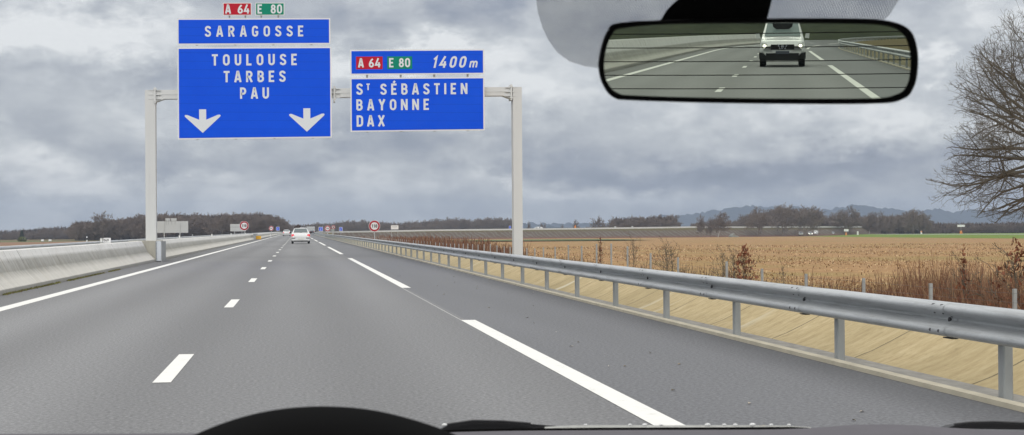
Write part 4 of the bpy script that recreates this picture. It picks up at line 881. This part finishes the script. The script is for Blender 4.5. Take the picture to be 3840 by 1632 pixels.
for sgn in (1, -1):
    MB().prism([(sgn*.52, .72), (sgn*.78, .70), (sgn*.80, .94), (sgn*.60, .90)], 2.14, 2.27).build('headlight', M['lampglass'], sv)
    MB().ball((sgn*.68, 2.28, .80), .06, (1, .4, 1)).build('bulb', M['lamp'], sv.children[-1] if False else [c for c in sv.children if c.name.startswith('headlight')][-1])
    MB().prism([(sgn*.86, 1.10), (sgn*1.02, 1.08), (sgn*1.04, 1.28), (sgn*.90, 1.30)], .72, .9).build('wing_mirror', M['carwhite'], sv)
    MB().prism([(sgn*.60, .30), (sgn*.88, .30), (sgn*.885, .56), (sgn*.74, .53), (sgn*.60, .50)], 1.95, 2.26).build('wheel_arch', M['plastic'], sv)
MB().box(-.62, .62, 2.2, 2.32, .25, .53).build('bumper', M['plastic'], sv); MB().box(-.26, .26, 2.33, 2.345, .50, .61).build('number_plate', mat('dark_plate', (.10, .11, .14), .5), sv)
MB().prism([(-.40, 1.70), (.40, 1.70), (.37, 1.54), (.24, 1.44), (-.24, 1.44), (-.37, 1.54)], .80, .82).build('windscreen_reflection', M['plastic'], sv)  # dark reflection at the top of the windscreen, modelled as a black patch

# ------------------------------------------------------------------ trees
VAR = {}
def grow(limbs, levels, seed, keep=None):
    """limbs: (start, direction, length, radius); levels: per level (children per metre, length share, angle, wander, lift)."""
    r = np.random.default_rng(seed); A = []
    def branch(p, d, L_, rad, lv):
        if keep is not None and lv < 3:
            ok_ = .0
            while ok_ < L_ and keep(p+d*(ok_+.25)): ok_ += .25
            if ok_ < L_: L_ = max(ok_*.97, .15)
        ns = max(2, min(9, int(L_/levels[min(lv, len(levels)-1)][5]))); pts = [p]; dirs = [d]; R_ = [rad]
        for k in range(ns):
            w_, lift = levels[min(lv, len(levels)-1)][3:5]; d = d+r.normal(0, w_, 3)+np.array([0, 0, lift]); d = d/np.linalg.norm(d)
            q = pts[-1]+d*L_/ns
            if keep is not None and not keep(q): break
            pts.append(q); dirs.append(d); R_.append(max(rad*(1-.93*(k+1)/ns), rmin))
        for a, b, c, e in zip(pts[:-1], pts[1:], R_[:-1], R_[1:]): A.append((a, b, c, e))
        if lv+1 >= len(levels) or len(pts) < 2: return
        dens, share, ang = levels[lv+1][:3]; n_ = max(1, int(round(dens*L_*(len(pts)-1)/ns*r.uniform(.8, 1.2)))); ph = r.uniform(0, 6.28)
        for j in range(n_):
            t = (.18 if lv == 0 else .12)+(.86 if lv == 0 else .9)*(j+r.uniform(0, 1))/n_; t = min(t, .999); f = t*(len(pts)-1); i = int(f); b0 = pts[i]+(pts[i+1]-pts[i])*(f-i); dd = dirs[i+1]
            u = np.cross(dd, [0, 0, 1.]); u = u/(np.linalg.norm(u)+1e-6); v = np.cross(dd, u); ph += 2.4+r.normal(0, .4); an = ang*r.uniform(.65, 1.3)
            nd_ = dd*math.cos(an)+(u*math.cos(ph)+v*math.sin(ph))*math.sin(an); ll = L_*share*(1.12-.75*t)*r.uniform(.7, 1.25)
            branch(b0, nd_/np.linalg.norm(nd_), ll, max(min(R_[i]*.62, rad*.46*(1.1-t*.6)), rmin), lv+1)
    rmin = levels[-1][6]
    for p, d, L_, rad in limbs: branch(np.array(p, float), np.array(d, float)/np.linalg.norm(d), L_, rad, 0)
    P = np.array([a[0] for a in A]); Q = np.array([a[1] for a in A]); ra = np.array([a[2] for a in A]); rb = np.array([a[3] for a in A])
    D = Q-P; D /= np.linalg.norm(D, axis=1)[:, None]+1e-9
    ref = np.where(np.abs(D[:, 2:3]) > .9, np.array([[1., 0, 0]]), np.array([[0, 0, 1.]])); U = np.cross(D, ref); U /= np.linalg.norm(U, axis=1)[:, None]; W = np.cross(D, U)
    V = []
    for base, rd in ((P, ra), (Q, rb)):
        for j in range(3):
            a = 2*PI*j/3; V.append(base+(U*math.cos(a)+W*math.sin(a))*rd[:, None])
    V = np.stack(V, 1).reshape(-1, 3); o = (np.arange(len(A))*6)[:, None]
    return V, np.concatenate([o+np.array([[j, (j+1) % 3, 3+(j+1) % 3, 3+j]]) for j in range(3)], 0)
def variant(key, H_, W_, base, limbs_n, seed, spread=1.0, r0=.25, tip=.058, dens=1.15):
    r = np.random.default_rng(seed); limbs = [((0, 0, -.2), (r.normal(0, .03), r.normal(0, .03), 1), H_*(.74 if W_ > 7 else .9), r0)]
    for k in range(limbs_n):
        t = (k+.5)/limbs_n; z = base+(H_*.58-base)*t; a = k*2.4+r.normal(0, .3); el_ = lerp_(.25, 1.15, t)*r.uniform(.8, 1.15)/max(.4, spread)
        reach = math.hypot(W_/2*(1-.25*t), (H_-z)*.5)*r.uniform(.85, 1.1)
        limbs.append(((0, 0, z), (math.cos(a)*math.cos(el_), math.sin(a)*math.cos(el_), math.sin(el_)), reach, r0*(.55-.25*t)))
    lv = [(0, 0, 0, .07, .045, 1.3), (1.15*dens, .50, .72, .11, .05, 1.0), (2.2*dens, .52, .72, .13, .05, .7), (3.0*dens, .75, .65, .15, .04, .6, tip)]
    VAR[key] = grow(limbs, lv, seed)
def lerp_(a, b, t): return a+(b-a)*t
variant('oak', 12, 12, 2.8, 11, 1)
variant('round', 12, 9.5, 2.2, 11, 2)
variant('tall', 13, 6.5, 2.4, 12, 3, .8, .2, .055, 1.15)
variant('narrow', 12, 4.2, 1.4, 14, 4, .7, .15, .045, 1.3)
variant('bushy', 8, 8.0, .4, 13, 5, 1.1, .14, .05, 1.4)
variant('wide', 11, 12.5, 1.4, 12, 6, 1.15)
variant('sapling', 2.4, 1.3, .4, 9, 7, .7, .022, .0055, 3.0)
TREEMESH = {}
def tree_thing(name, key, px, py_top, Y_, label, wpx=None, m='twig', group='bare trees beyond the field', trunk_m=None):
    V, F = VAR[key]; top = at(px, py_top, Y_); X0 = float(top[0]); g = float(land(X0, Y_)); hgt = float(top[2])-g; s = hgt/V[:, 2].max()
    sx = s if wpx is None else (wpx*PX/F_*Y_)/(np.percentile(V[:, 0], 98)-np.percentile(V[:, 0], 2))
    mk_ = (key, m)
    t = thing(name, label, 'tree', (X0, Y_, g), group)
    if mk_ not in TREEMESH:
        nb = len(V)//6; R0 = np.linalg.norm(V[0::6]-V[1::6], axis=1); big = np.repeat(R0 > .24, 6)
        def sub(mask):
            idx = -np.ones(len(V), int); idx[mask] = np.arange(mask.sum()); FF = F[mask[F[:, 0]]]; return V[mask], idx[FF]
        TREEMESH[mk_] = []
        for nm, mask, mm in (('trunk', big, trunk_m or M[m]), ('crown', ~big, M[m])):
            v, f = sub(mask); o = npmesh(nm, v, f, mm, t); TREEMESH[mk_].append((nm, o.data))
    else:
        for nm, me in TREEMESH[mk_]: link(nm, me, None, t)
    t.scale = (sx, sx, s); t.rotation_euler = (0, 0, random.uniform(0, 6.28)); print('tree', key, len(F)) if False else None; return t
def wood(name, spec, m, kind='stuff'):                                # many trees that read as one mass
    Vs, Fs, o = [], [], 0
    for key, x, y, z, s, sx, a in spec:
        V, F = VAR[key]; c, s_ = math.cos(a), math.sin(a)
        W_ = np.stack([(V[:, 0]*c-V[:, 1]*s_)*sx+x, (V[:, 0]*s_+V[:, 1]*c)*sx+y, V[:, 2]*s+z], 1); Vs.append(W_); Fs.append(F+o); o += len(V)
    return npmesh(name, np.concatenate(Vs), np.concatenate(Fs), m, None, kind=kind)
def woodline(profile, Y0, rows, dY, spacing, keys, jit=.17):
    spec = []; Rm = random.Random(3)
    for rw in range(rows):
        Y_ = Y0+rw*dY; px = profile[0][0]+Rm.uniform(0, spacing)
        while px < profile[-1][0]:
            py = float(np.interp(px, [p[0] for p in profile], [p[1] for p in profile]))
            yy = Y_+Rm.uniform(-dY*.4, dY*.4); top = at(px, py, yy); g = float(land(top[0], yy)); h_ = (float(top[2])-g)*Rm.uniform(1-jit, 1+jit*.35)*(1 if rw else Rm.uniform(.72, 1))
            k = Rm.choice(keys); s = h_/VAR[k][0][:, 2].max(); spec.append((k, float(top[0]), yy, g-.2, s, max(s, .55)*Rm.uniform(.9, 1.25), Rm.uniform(0, 6.28)))
            px += spacing*Rm.uniform(.6, 1.4)
    return spec
# dark understorey behind the stems: ivy and scrub
def scrub(name, profile, Y0, dep, n, frac, m):
    px = RNG.uniform(profile[0][0], profile[-1][0], n); Y_ = Y0+RNG.uniform(0, dep, n)
    tops = np.interp(px, [p[0] for p in profile], [p[1] for p in profile]); V0 = []
    pts = np.array([at(a, b, c) for a, b, c in zip(px, tops, Y_)]); g = land(pts[:, 0], pts[:, 1]); z = g+RNG.uniform(0, 1, n)**1.2*frac*(pts[:, 2]-g)
    P = np.stack([pts[:, 0], pts[:, 1], z], 1); return blades(name, P, RNG.uniform(.5, 1.7, n), RNG.uniform(.25, .7, n), .8, m, kind='stuff')
scrubm = mat('understorey', rough=1, spec=0, fn=island((.075, .06, .05), (.14, .11, .092)))
LEFT = [(190, 556), (215, 552), (240, 556), (300, 547), (360, 536), (400, 533), (450, 531), (520, 536), (580, 534), (640, 533), (680, 536), (705, 546), (722, 560)]
FARL = [(-40, 582), (0, 582), (55, 578), (80, 578), (100, 573), (130, 571), (190, 570), (240, 570)]
MID = [(640, 560), (715, 562), (760, 561), (830, 558), (870, 552), (905, 550), (950, 555), (1000, 556), (1060, 552), (1110, 547), (1160, 545), (1185, 552), (1215, 545), (1285, 547), (1296, 552)]
wood('wood', woodline(LEFT, 640, 4, 16, 13, ['oak', 'round', 'tall', 'wide', 'bushy']), M['twigdark']); scrub('undergrowth', LEFT, 665, 40, 22000, .80, scrubm)
wood('wood', woodline(FARL, 900, 3, 20, 11, ['oak', 'round', 'wide', 'bushy']), M['twigdark']); scrub('undergrowth', FARL, 915, 40, 6000, .85, scrubm)
wood('wood', woodline(MID, 960, 3, 20, 10, ['oak', 'round', 'tall', 'wide']), M['twig']); scrub('undergrowth', MID, 975, 50, 14000, .75, scrubm)
COPSE = [(1540, 553), (1548, 541), (1560, 546), (1580, 541), (1610, 541), (1640, 542), (1660, 538), (1690, 539), (1700, 545)]
wood('copse', woodline(COPSE, 700, 3, 10, 9, ['round', 'tall', 'bushy']), M['twig']); scrub('undergrowth', COPSE, 704, 25, 3500, .8, scrubm)
HEDGE = [(2320, 562), (2350, 556), (2390, 558), (2440, 557), (2500, 557), (2560, 553), (2640, 552)]
wood('hedgerow', woodline(HEDGE, 720, 3, 8, 9, ['bushy', 'round', 'bushy']), M['twigdark']); scrub('undergrowth', HEDGE, 722, 20, 5000, .7, scrubm)
LOW = [(1845, 554), (1900, 545), (1990, 540), (2060, 545), (2095, 552), (2180, 543), (2260, 540), (2335, 550)]
wood('thicket', woodline(LOW, 725, 4, 10, 9, ['bushy', 'round', 'tall']), M['twig']); scrub('undergrowth', LOW, 735, 24, 5000, .6, scrubm)
BELT = [(1862, 556), (1880, 530), (1925, 524), (1945, 515), (1985, 513), (2040, 518), (2075, 532), (2090, 552), (2100, 530), (2150, 524), (2175, 533), (2215, 535), (2262, 538), (2275, 528), (2318, 527), (2332, 548)]
wood('tree_belt', woodline(BELT, 690, 2, 10, 13, ['round', 'oak', 'tall', 'wide']), M['twig']); scrub('undergrowth', BELT, 694, 18, 6000, .42, scrubm)
BACKW = [(1740, 552), (1800, 548), (1860, 545), (1900, 545)]
wood('copse', woodline(BACKW, 760, 2, 10, 9, ['tall', 'round']), M['twig'])
T = tree_thing
T('round_tree', 'wide', 259, 529, 632, 'big round-crowned bare tree at the left end of the dark wood', 62, 'twigdark', 'bare trees of the left wood')
T('bare_tree', 'round', 196, 553, 630, 'lower bare tree at the very left corner of the dark wood', 44, 'twigdark', 'bare trees of the left wood')
T('birch_tree', 'tall', 556, 540, 630, 'pale-stemmed birch in front of the wood between the two blank signs', 30, 'twig', 'bare trees of the left wood', M['birch'])
T('bare_tree', 'oak', 703, 541, 640, 'spreading bare tree at the right end of the left wood above the cars', 40, 'twig', 'bare trees of the left wood')
T('bare_tree', 'narrow', 1330, 555, 690, 'thin bare tree just right of the gantry post', 12)
T('bare_tree', 'bushy', 1366, 558, 690, 'small bushy tree on the ramp right of the gantry post', 26)
T('bare_tree', 'bushy', 1414, 561, 690, 'tiny dark bush beside the ramp left of the pale young tree', 12)
T('bare_tree', 'narrow', 1446, 551, 690, 'small pale young tree alone against the low blue ridge', 24)
T('bare_tree', 'bushy', 1505, 541, 700, 'rounded bare tree just left of the long copse', 54)
T('bare_tree', 'narrow', 1764, 538, 620, 'slender pointed bare tree left of the pair before the ramp', 30)
T('bare_tree', 'tall', 1806, 532, 620, 'twin-topped bare tree before the pale abutment', 44)
T('bare_tree', 'narrow', 1786, 545, 622, 'short slim bare tree between the two slender ones', 22)
T('bare_tree', 'oak', 1908, 518, 640, 'oak with one clear dark trunk left of the tallest trees', 62)
T('bare_tree', 'round', 1968, 508, 645, 'tallest bare tree with a broad crown right of the clear-trunked oak', 64)
T('bare_tree', 'wide', 2026, 513, 648, 'broad bare tree above the white car group', 66)
T('bare_tree', 'oak', 2128, 517, 670, 'wide bare tree above the small white and orange board', 74)
T('bare_tree', 'tall', 2184, 531, 672, 'smaller bare tree between the wide tree and the forked one', 32)
T('bare_tree', 'narrow', 2214, 529, 668, 'upright forked bare tree in the middle of the right row', 28)
T('bare_tree', 'round', 2244, 535, 672, 'low bare tree just left of the pale birch on the right', 36)
T('birch_tree', 'round', 2298, 521, 664, 'bare birch with pale stems standing left of the oak branches', 54, 'twig', 'bare trees beyond the field', M['birch'])
# evergreen and pale bush at far left
def leafy(name, px, py_t, py_b, wpx, Y_, label, m, n=1400, cone=False, cat='bush'):
    top = at(px, py_t, Y_); X0 = float(top[0]); g = float(land(X0, Y_)); H_ = float(top[2])-g; W_ = wpx*PX/F_*Y_
    u = RNG.uniform(0, 1, n); a = RNG.uniform(0, 2*PI, n); rr = W_/2*((1-u)**.8 if cone else np.sqrt(np.clip(1-(u*1.6-.6)**2, 0, 1)))*RNG.uniform(.5, 1, n)**.5
    t = thing(name, label, cat, (X0, Y_, g)); MB().tube((0, 0, 0), (0, 0, H_*.5), .15).build('trunk', M['bark'], t)
    o = blades('crown', np.stack([rr*np.cos(a), rr*np.sin(a), u*H_*.92], 1), RNG.uniform(.2, .6, n), RNG.uniform(.15, .4, n), 1.0, m); o.parent = t; return t
leafy('evergreen_tree', 55, 580, 605, 8, 640, 'dark evergreen standing before the far left wood', M['evergreen'], cat='tree')
leafy('pale_bush', 56, 598, 606, 20, 600, 'pale greenish bush low at the foot of the far left wood', M['bush'])
for px, lb in ((107, 'left of two tiny white wrapped bales at the meadow edge'), (126, 'right of two tiny white wrapped bales at the meadow edge')):
    p = at(px, 604, 560); t = thing('wrapped_bale', lb, 'bale', (float(p[0]), 560, float(land(p[0], 560))), 'white bales on the meadow'); t.scale = (.75, .75, .75); MB().tube((-.6, 0, .5), (.6, 0, .5), .5, n=16).build('bale', M['signwhite'], t, smooth=True); MB().tube((-.61, 0, .5), (.61, 0, .5), .2, n=10).build('wrap_end', M['signback'], t)
# saplings and leafy young trees by the fence
def sapling(px, Y_, py_t, label, leaves=0, lm=None, wide=1.0, X_=15):
    g = float(land(X_, Y_)); p = None
    d = ray(px, py_t); q = CAM+d*X_/d[0]; Y_ = float(q[1]); H_ = float(q[2])-g
    V, F = VAR['sapling']; s = H_/V[:, 2].max(); t = thing('sapling', label, 'sapling', (X_, Y_, g), 'young trees by the fence')
    npmesh('trunk', V*np.array([s*wide, s*wide, s]), F, M['bark'], t)
    if leaves:
        u = RNG.uniform(.05, .97, leaves); u = np.where(RNG.uniform(0, 1, leaves) < .7, np.round(u*7)/7+RNG.normal(0, .025, leaves), u); a = np.round(RNG.uniform(0, 2*PI, leaves)*1.3)/1.3+u*9+RNG.normal(0, .16, leaves); r_ = H_*(.20 if wide < 1.2 else .34)*wide*(1.1-u)*RNG.uniform(0, 1, leaves)**.6
        o = blades('leaves', np.stack([r_*np.cos(a), r_*np.sin(a), u*H_], 1), RNG.uniform(.05, .12, leaves), RNG.uniform(.04, .08, leaves), 1.2, lm or M['brownleaf']); o.parent = t
    return t
sapling(1510, 81, 597, 'slim young tree with dead brown leaves on its lower half', 150, wide=.55)
sapling(1593.5, 73, 582, 'tall thin bare sapling left of the two close together', wide=.7)
sapling(1677, 66, 592, 'bare sapling, left one of two close together', wide=1.0)
sapling(1690, 65, 600, 'bare sapling, right one of two close together', wide=.8)
sapling(1819, 57, 612, 'pale bare sapling directly left of the reddish leafy tree', wide=.8)
sapling(1846, 56, 616, 'leaning pale sapling beside the reddish leafy tree', wide=.8)
sapling(1872, 55, 624, 'bushy young beech full of rust red leaves', 520, wide=1.5)
sapling(1970, 50, 650, 'thin short sapling alone right of the rust red beech', wide=.5)
sapling(2424, 36, 630, 'reddish leafy young tree among the red weeds near the right edge', 130, wide=.9)
sapling(2560, 36, 610, 'tangled brown sapling at the right edge under the oak', 260, wide=1.6)
# the bare oak at the right edge
OY = 72.
oakb = at(2650, 600, OY); OX = float(oakb[0]); og = float(land(OX, OY))
def opx(px, py): p = at(px, py, OY); return float(p[0])-OX, float(p[2])-og
LEFTB = [(-60, 2560), (0, 2535), (60, 2505), (100, 2470), (130, 2430), (180, 2400), (215, 2370), (270, 2392), (320, 2358), (400, 2376), (440, 2338), (475, 2300), (505, 2318), (530, 2366), (552, 2440), (572, 2560), (600, 2640)]
def oak_keep(q):
    d = np.array([q[0]+OX, q[1]+OY, q[2]+og])-CAM; z = d@FW; px = (1920+F_*(d@RT)/z)/PX; py = (816-F_*(d@UP)/z)/PX
    if py > 585 and abs(q[0]) > .8: return False
    lb = np.interp(py, [b[0] for b in LEFTB], [b[1] for b in LEFTB]) if py > -60 else 2560+(-60-py)*.9
    return px > lb+11*math.sin(q[1]*5+q[2]*7)
r_ = np.random.default_rng(33); limbs = [((0, 0, -.3), (.02, 0, 1), 12.5, .42)]
for k in range(20):
    t = (k+.5)/20; z = 3.6+5.6*t; a = PI+(((k*2.4) % 6.283)-PI)*.92+r_.normal(0, .2); e_ = -.36+1.35*t+r_.normal(0, .1)
    limbs.append(((0, 0, z), (math.cos(a)*math.cos(e_), math.sin(a)*math.cos(e_), math.sin(e_)), (10.5-3*t)*r_.uniform(.85, 1.1), (.115-.05*t)))
for k, (z, e_, a, L_) in enumerate(((4.3, -.46, PI-.05, 11), (4.6, -.36, PI+.28, 11), (4.9, -.30, PI-.33, 11), (5.2, -.20, PI+.08, 11), (5.6, -.08, PI-.2, 11), (5.9, .04, PI+.2, 11), (6.3, .16, PI-.08, 11), (6.7, .28, PI+.12, 10), (7.0, .42, PI-.25, 10), (7.4, .56, PI+.05, 9), (7.8, .75, PI-.1, 8))):
    limbs.append(((0, 0, z), (math.cos(a)*math.cos(e_), math.sin(a)*math.cos(e_), math.sin(e_)), L_, .12))
V, F = grow(limbs, [(0, 0, 0, .09, .012, .6), (1.3, .58, .62, .13, .03, .38), (2.0, .52, .70, .17, .04, .26), (2.9, .62, .7, .18, .06, .2), (4.4, .95, .7, .18, .07, .2, .0060)], 9, oak_keep)
ok = thing('oak_tree', 'large bare oak whose twiggy branches reach in from the right edge', 'tree', (OX, OY, og))
print('oak quads', len(F))
rad = np.linalg.norm(V[0::6]-V[1::6], axis=1)[:len(V)//6]; big = np.repeat(rad > .22, 6)
for nm, mask in (('trunk', big), ('crown', ~big)):
    idx = -np.ones(len(V), int); idx[mask] = np.arange(mask.sum()); npmesh(nm, V[mask], idx[F[mask[F[:, 0]]]], M['bark'], ok)
# wooded top of the bank behind the car, for the mirror
spec = []
for k in range(60):
    x = -150+5*k+random.uniform(-2, 2); spec.append((random.choice(['bushy', 'round', 'wide']), x, -286+random.uniform(-8, 8), 3.0, random.uniform(.5, .9), random.uniform(.6, 1.0), random.uniform(0, 6)))
wood('bank_scrub', spec, M['twigdark'])

# ------------------------------------------------------------------ inside the car: mirror, print on the windscreen, dashboard, wipers
vpx = ray(1968, 80); vpx = vpx/np.linalg.norm(vpx); nrm = np.array([0, -1., 0])-vpx; nrm /= np.linalg.norm(nrm)
mc = ray(1907, 155); mc = CAM+mc/np.linalg.norm(mc)*1.26
def onplane(px, py, P0, n): d = ray(px, py); return CAM+d*(np.dot(P0-CAM, n)/np.dot(d, n))
def c3(x, y): return 1308.1+x*.41665, y*.41665
OUT = [(590, 140), (900, 121), (1450, 113), (2000, 112), (2230, 128), (2350, 180), (2395, 280), (2402, 400), (2380, 520), (2310, 600), (2100, 628), (1300, 625), (700, 608), (565, 590), (498, 510), (472, 400), (490, 280), (528, 185)]
INN = [(616, 173), (900, 148), (1450, 142), (2000, 145), (2205, 158), (2303, 199), (2347, 288), (2355, 400), (2337, 508), (2272, 570), (2075, 595), (1300, 593), (715, 578), (586, 560), (525, 492), (507, 400), (522, 291), (558, 208)]
def loop(P, n=6):
    N_ = len(P); out = []
    for i in range(N_):
        p0, p1, p2, p3 = P[i-1], P[i], P[(i+1) % N_], P[(i+2) % N_]
        for k in range(n):
            t = k/n; out.append(tuple(.5*(2*p1[j]+(p2[j]-p0[j])*t+(2*p0[j]-5*p1[j]+4*p2[j]-p3[j])*t*t+(3*p1[j]-p0[j]-3*p2[j]+p3[j])*t**3) for j in (0, 1)))
    return out
outer = [onplane(*c3(*p), mc, nrm) for p in loop(OUT)]; inner = [onplane(*c3(*p), mc, nrm) for p in loop(INN)]
cen = sum(outer)/len(outer); n = len(outer)
rm = thing('rear_view_mirror', 'black framed interior rear-view mirror reflecting the road behind', 'mirror')
MB().add([p+nrm*.001 for p in inner], [tuple(range(n))]).build('glass', M['mirror'], rm)
V = [p+nrm*.0012 for p in inner]+[p+nrm*.006+(q-p)*.45 for p, q in zip(inner, outer)]+[q+nrm*.001 for q in outer]+[q-nrm*.012+(cen-q)*.01 for q in outer]+[q-nrm*.030+(cen-q)*.22 for q in outer]+[q-nrm*.036+(cen-q)*.6 for q in outer]
fs = [(i*n+k, i*n+(k+1) % n, (i+1)*n+(k+1) % n, (i+1)*n+k) for i in range(5) for k in range(n)]+[tuple(range(5*n, 6*n))]
MB().add(V, fs).build('housing', M['housing'], rm, smooth=True)
STALK = [(850, 150), (850, 122), (880, 70), (915, 30), (960, -10), (1010, -60), (1560, -60), (1522, -5), (1495, 105), (1490, 150)]
a = [onplane(*c3(*p), mc-nrm*.032, nrm) for p in STALK]; b = [onplane(*c3(*p), mc-nrm*.09, nrm) for p in STALK]; ns = len(a)
MB().add(a+b, [tuple(range(ns)), tuple(range(2*ns-1, ns-1, -1))]+[(k, (k+1) % ns, ns+(k+1) % ns, ns+k) for k in range(ns)]).build('mount', M['housing'], rm)
# dotted print on the glass behind the mirror: a thin sheet on the raked windscreen
wn = np.array([0, -.53, -.85]); wn /= np.linalg.norm(wn); wp0 = CAM+ray(1900, 0)/np.linalg.norm(ray(1900, 0))*1.52
FR = [(95, -20), (108, 75), (140, 180), (185, 265), (235, 325), (300, 372), (400, 402), (520, 415), (900, 420), (1600, 330), (2080, 215), (2170, 150), (2235, 85), (2300, -20)]
wp = [onplane(*c3(*p), wp0, wn) for p in FR]; ex = np.array([1., 0, 0]); ey = np.cross(wn, ex)
fo = MB().add([(float(np.dot(p-wp0, ex)), float(np.dot(p-wp0, ey)), 0) for p in wp], [tuple(range(len(wp)))]).build('windscreen_print', M['frit'], label='grey dotted shade band printed on the windscreen around the mirror mount', category='shade band')
fo.matrix_world = Matrix(((ex[0], ey[0], wn[0], wp0[0]), (ex[1], ey[1], wn[1], wp0[1]), (ex[2], ey[2], wn[2], wp0[2]), (0, 0, 0, 1)))
# rear window with heating wires, behind the camera
rw = thing('rear_window', 'tinted rear window with dark heating wires, seen in the mirror', 'rear window')
ry = -1.9
MB().add([(-.75, ry+.02, .55), (1.35, ry+.02, .55), (1.15, ry+.4, 1.45), (-.55, ry+.4, 1.45)], [(0, 1, 2, 3)]).build('pane', M['pane'], rw)
for k in range(11):
    z = 1.42-.033*k; yk = ry+.02+.38*(z-.55)/.9+.006; V = []
    P_ = [(-.6+1.7*j/12, yk, z-.012*math.cos((j-6)/6*1.2)) for j in range(13)]
    mb = MB()
    for p, q in zip(P_[:-1], P_[1:]): mb.tube(p, q, .0015, n=4, caps=False)
    mb.build('heating_wire', M['black'], rw)
# the roof of our own car, just above the frame, keeps the sky off the dashboard
V = []
for (Y_, z) in ((1.36, 1.47), (1.1, 1.56), (.4, 1.62), (-.8, 1.62), (-1.5, 1.58)):
    V += [(x, Y_, z-.06*((x-.3)/.75)**4) for x in np.linspace(-.5, 1.1, 9)]
struct(MB().add(V, [(i*9+k, i*9+k+1, (i+1)*9+k+1, (i+1)*9+k) for i in range(4) for k in range(8)]).build('car_roof', mat('headliner', (.30, .30, .31), .9)))
# dashboard
da = thing('dashboard', 'grey plastic dashboard along the bottom with a black instrument hood', 'dashboard')
EDGE = [(-200, 1092), (300, 1091), (480, 1090), (640, 1089), (1000, 1092), (1120, 1088), (1300, 1084), (1600, 1082), (1900, 1081), (2020, 1078), (2080, 1074), (2150, 1069), (2230, 1068), (2300, 1070), (2400, 1077), (2576, 1086), (2800, 1092)]
V = []
E2 = spl(EDGE, 4); n = len(E2)
for (Y_, dz) in ((2.10, -.10), (2.075, -.012), (2.05, 0), (1.95, -.004), (1.7, -.02), (1.35, -.05), (1.25, -.2)):
    for px, py in E2: q = at(px, py, 2.05); V.append((q[0]*(Y_/2.05 if Y_ > 2 else 1)*1.0, Y_, q[2]+dz))
MB().add(V, [(i*n+k, (i+1)*n+k, (i+1)*n+k+1, i*n+k+1) for i in range(6) for k in range(n-1)]).build('top', M['dash'], da, smooth=True)
# shadow line between dashboard and glass, put in as a black strip
GAP = [(1110, 1082), (1250, 1079), (1500, 1076), (1800, 1075), (1990, 1074), (2060, 1078)]
a = [at(px, py, 2.14) for px, py in GAP]; V = [p for p in a]+[p+np.array([0, -.02, -.05]) for p in a]; n = len(a)
MB().add(V, [(k, k+1, n+k+1, n+k) for k in range(n-1)]).build('shadow_line', M['hood'], da)
HOOD = spl([(430, 1125), (490, 1094), (560, 1065), (640, 1043), (720, 1030), (810, 1025), (900, 1029), (980, 1041), (1060, 1062), (1130, 1087), (1190, 1115)], 5)
V = []; n = len(HOOD)
for Y_, s in ((1.02, .80), (1.10, .93), (1.16, 1.0), (1.21, .965), (1.28, .87), (1.33, .7)):
    for px, py in HOOD: q = at(px, py, 1.16); V.append((.02+(q[0]-.02)*s, Y_, .95+(q[2]-.95)*s))
MB().add(V, [(i*n+k, i*n+k+1, (i+1)*n+k+1, (i+1)*n+k) for i in range(5) for k in range(n-1)]).build('instrument_hood', M['hood'], da, smooth=True)
# lit lower print edge painted as a pale strip, its glints as white beads
tr = thing('scuttle_trim', 'pale strip painted as lit print with white glint beads at the windscreen foot', 'trim')
ST = [(1370, 1074), (1450, 1070), (1500, 1069.5), (1700, 1070), (1850, 1070), (1980, 1071), (2040, 1075)]
a = [at(px, py, 2.22) for px, py in ST]; V = [p for p in a]+[p+np.array([0, -.004, -.012]) for p in a]+[p+np.array([0, .01, -.05]) for p in a]; n = len(a)
MB().add(V, [(i*n+k, i*n+k+1, (i+1)*n+k+1, (i+1)*n+k) for i in range(2) for k in range(n-1)]).build('strip', M['trim'], tr)
for px, rr in ((1473, .0016), (1585, .0018), (1622, .0025), (1663, .002), (1780, .0028), (1822, .002), (1850, .0022), (1893, .003), (1940, .002), (1985, .0018), (1118, .0025)):
    q = at(px, 1069, 2.2); MB().ball(q, rr, (1.5, .7, .8), 10, 6).build('glint_bead', M['drop'], tr, smooth=True)
def wiper(P, label, blade):
    t = thing('wiper', label, 'wiper', (0, 0, 0), 'windscreen wipers'); a = [at(px, py, 2.26) for px, py in P]; n = len(a); b = [p+np.array([0, .035, -.004]) for p in a]
    MB().add(a+b, [tuple(range(n)), tuple(range(2*n-1, n-1, -1))]+[((k+1) % n, k, n+k, n+(k+1) % n) for k in range(n)]).build('arm', M['wiper'], t)
    q = [at(px, py, 2.25) for px, py in blade]; mb = MB()
    for s, e in zip(q[:-1], q[1:]): mb.tube(s, e, .0016, n=6)
    mb.build('blade', mat('wiper_rubber', (.035, .035, .038), .35), t); return t
wiper([(1108, 1082), (1125, 1070), (1150, 1062), (1190, 1060), (1235, 1061), (1270, 1062.5), (1340, 1067), (1400, 1072), (1400, 1078), (1250, 1083)], 'dark wiper lying at the windscreen foot beside the instrument hood', [(1125, 1068), (1190, 1058.5), (1265, 1060), (1335, 1065.5)])
wiper([(2385, 1076), (2405, 1069), (2430, 1065), (2480, 1063), (2540, 1064), (2620, 1069), (2640, 1082), (2480, 1080)], 'dark wiper lying at the windscreen foot in the bottom right corner', [(2400, 1067.5), (2440, 1063), (2500, 1061.5), (2620, 1066.5)])

# ------------------------------------------------------------------ haze
def f_haze(t, b):
    t.n.remove(b); v = t.node('ShaderNodeVolumePrincipled', i={'Color': (.66, .79, 1.0, 1), 'Density': 2.1e-4, 'Anisotropy': .2}); t.l.new(v.outputs[0], t.n['Material Output'].inputs['Volume'])
MB().box(-5200, 5200, -400, 5700, -8, 95).build('haze', mat('thin_haze', fn=f_haze), kind='stuff')
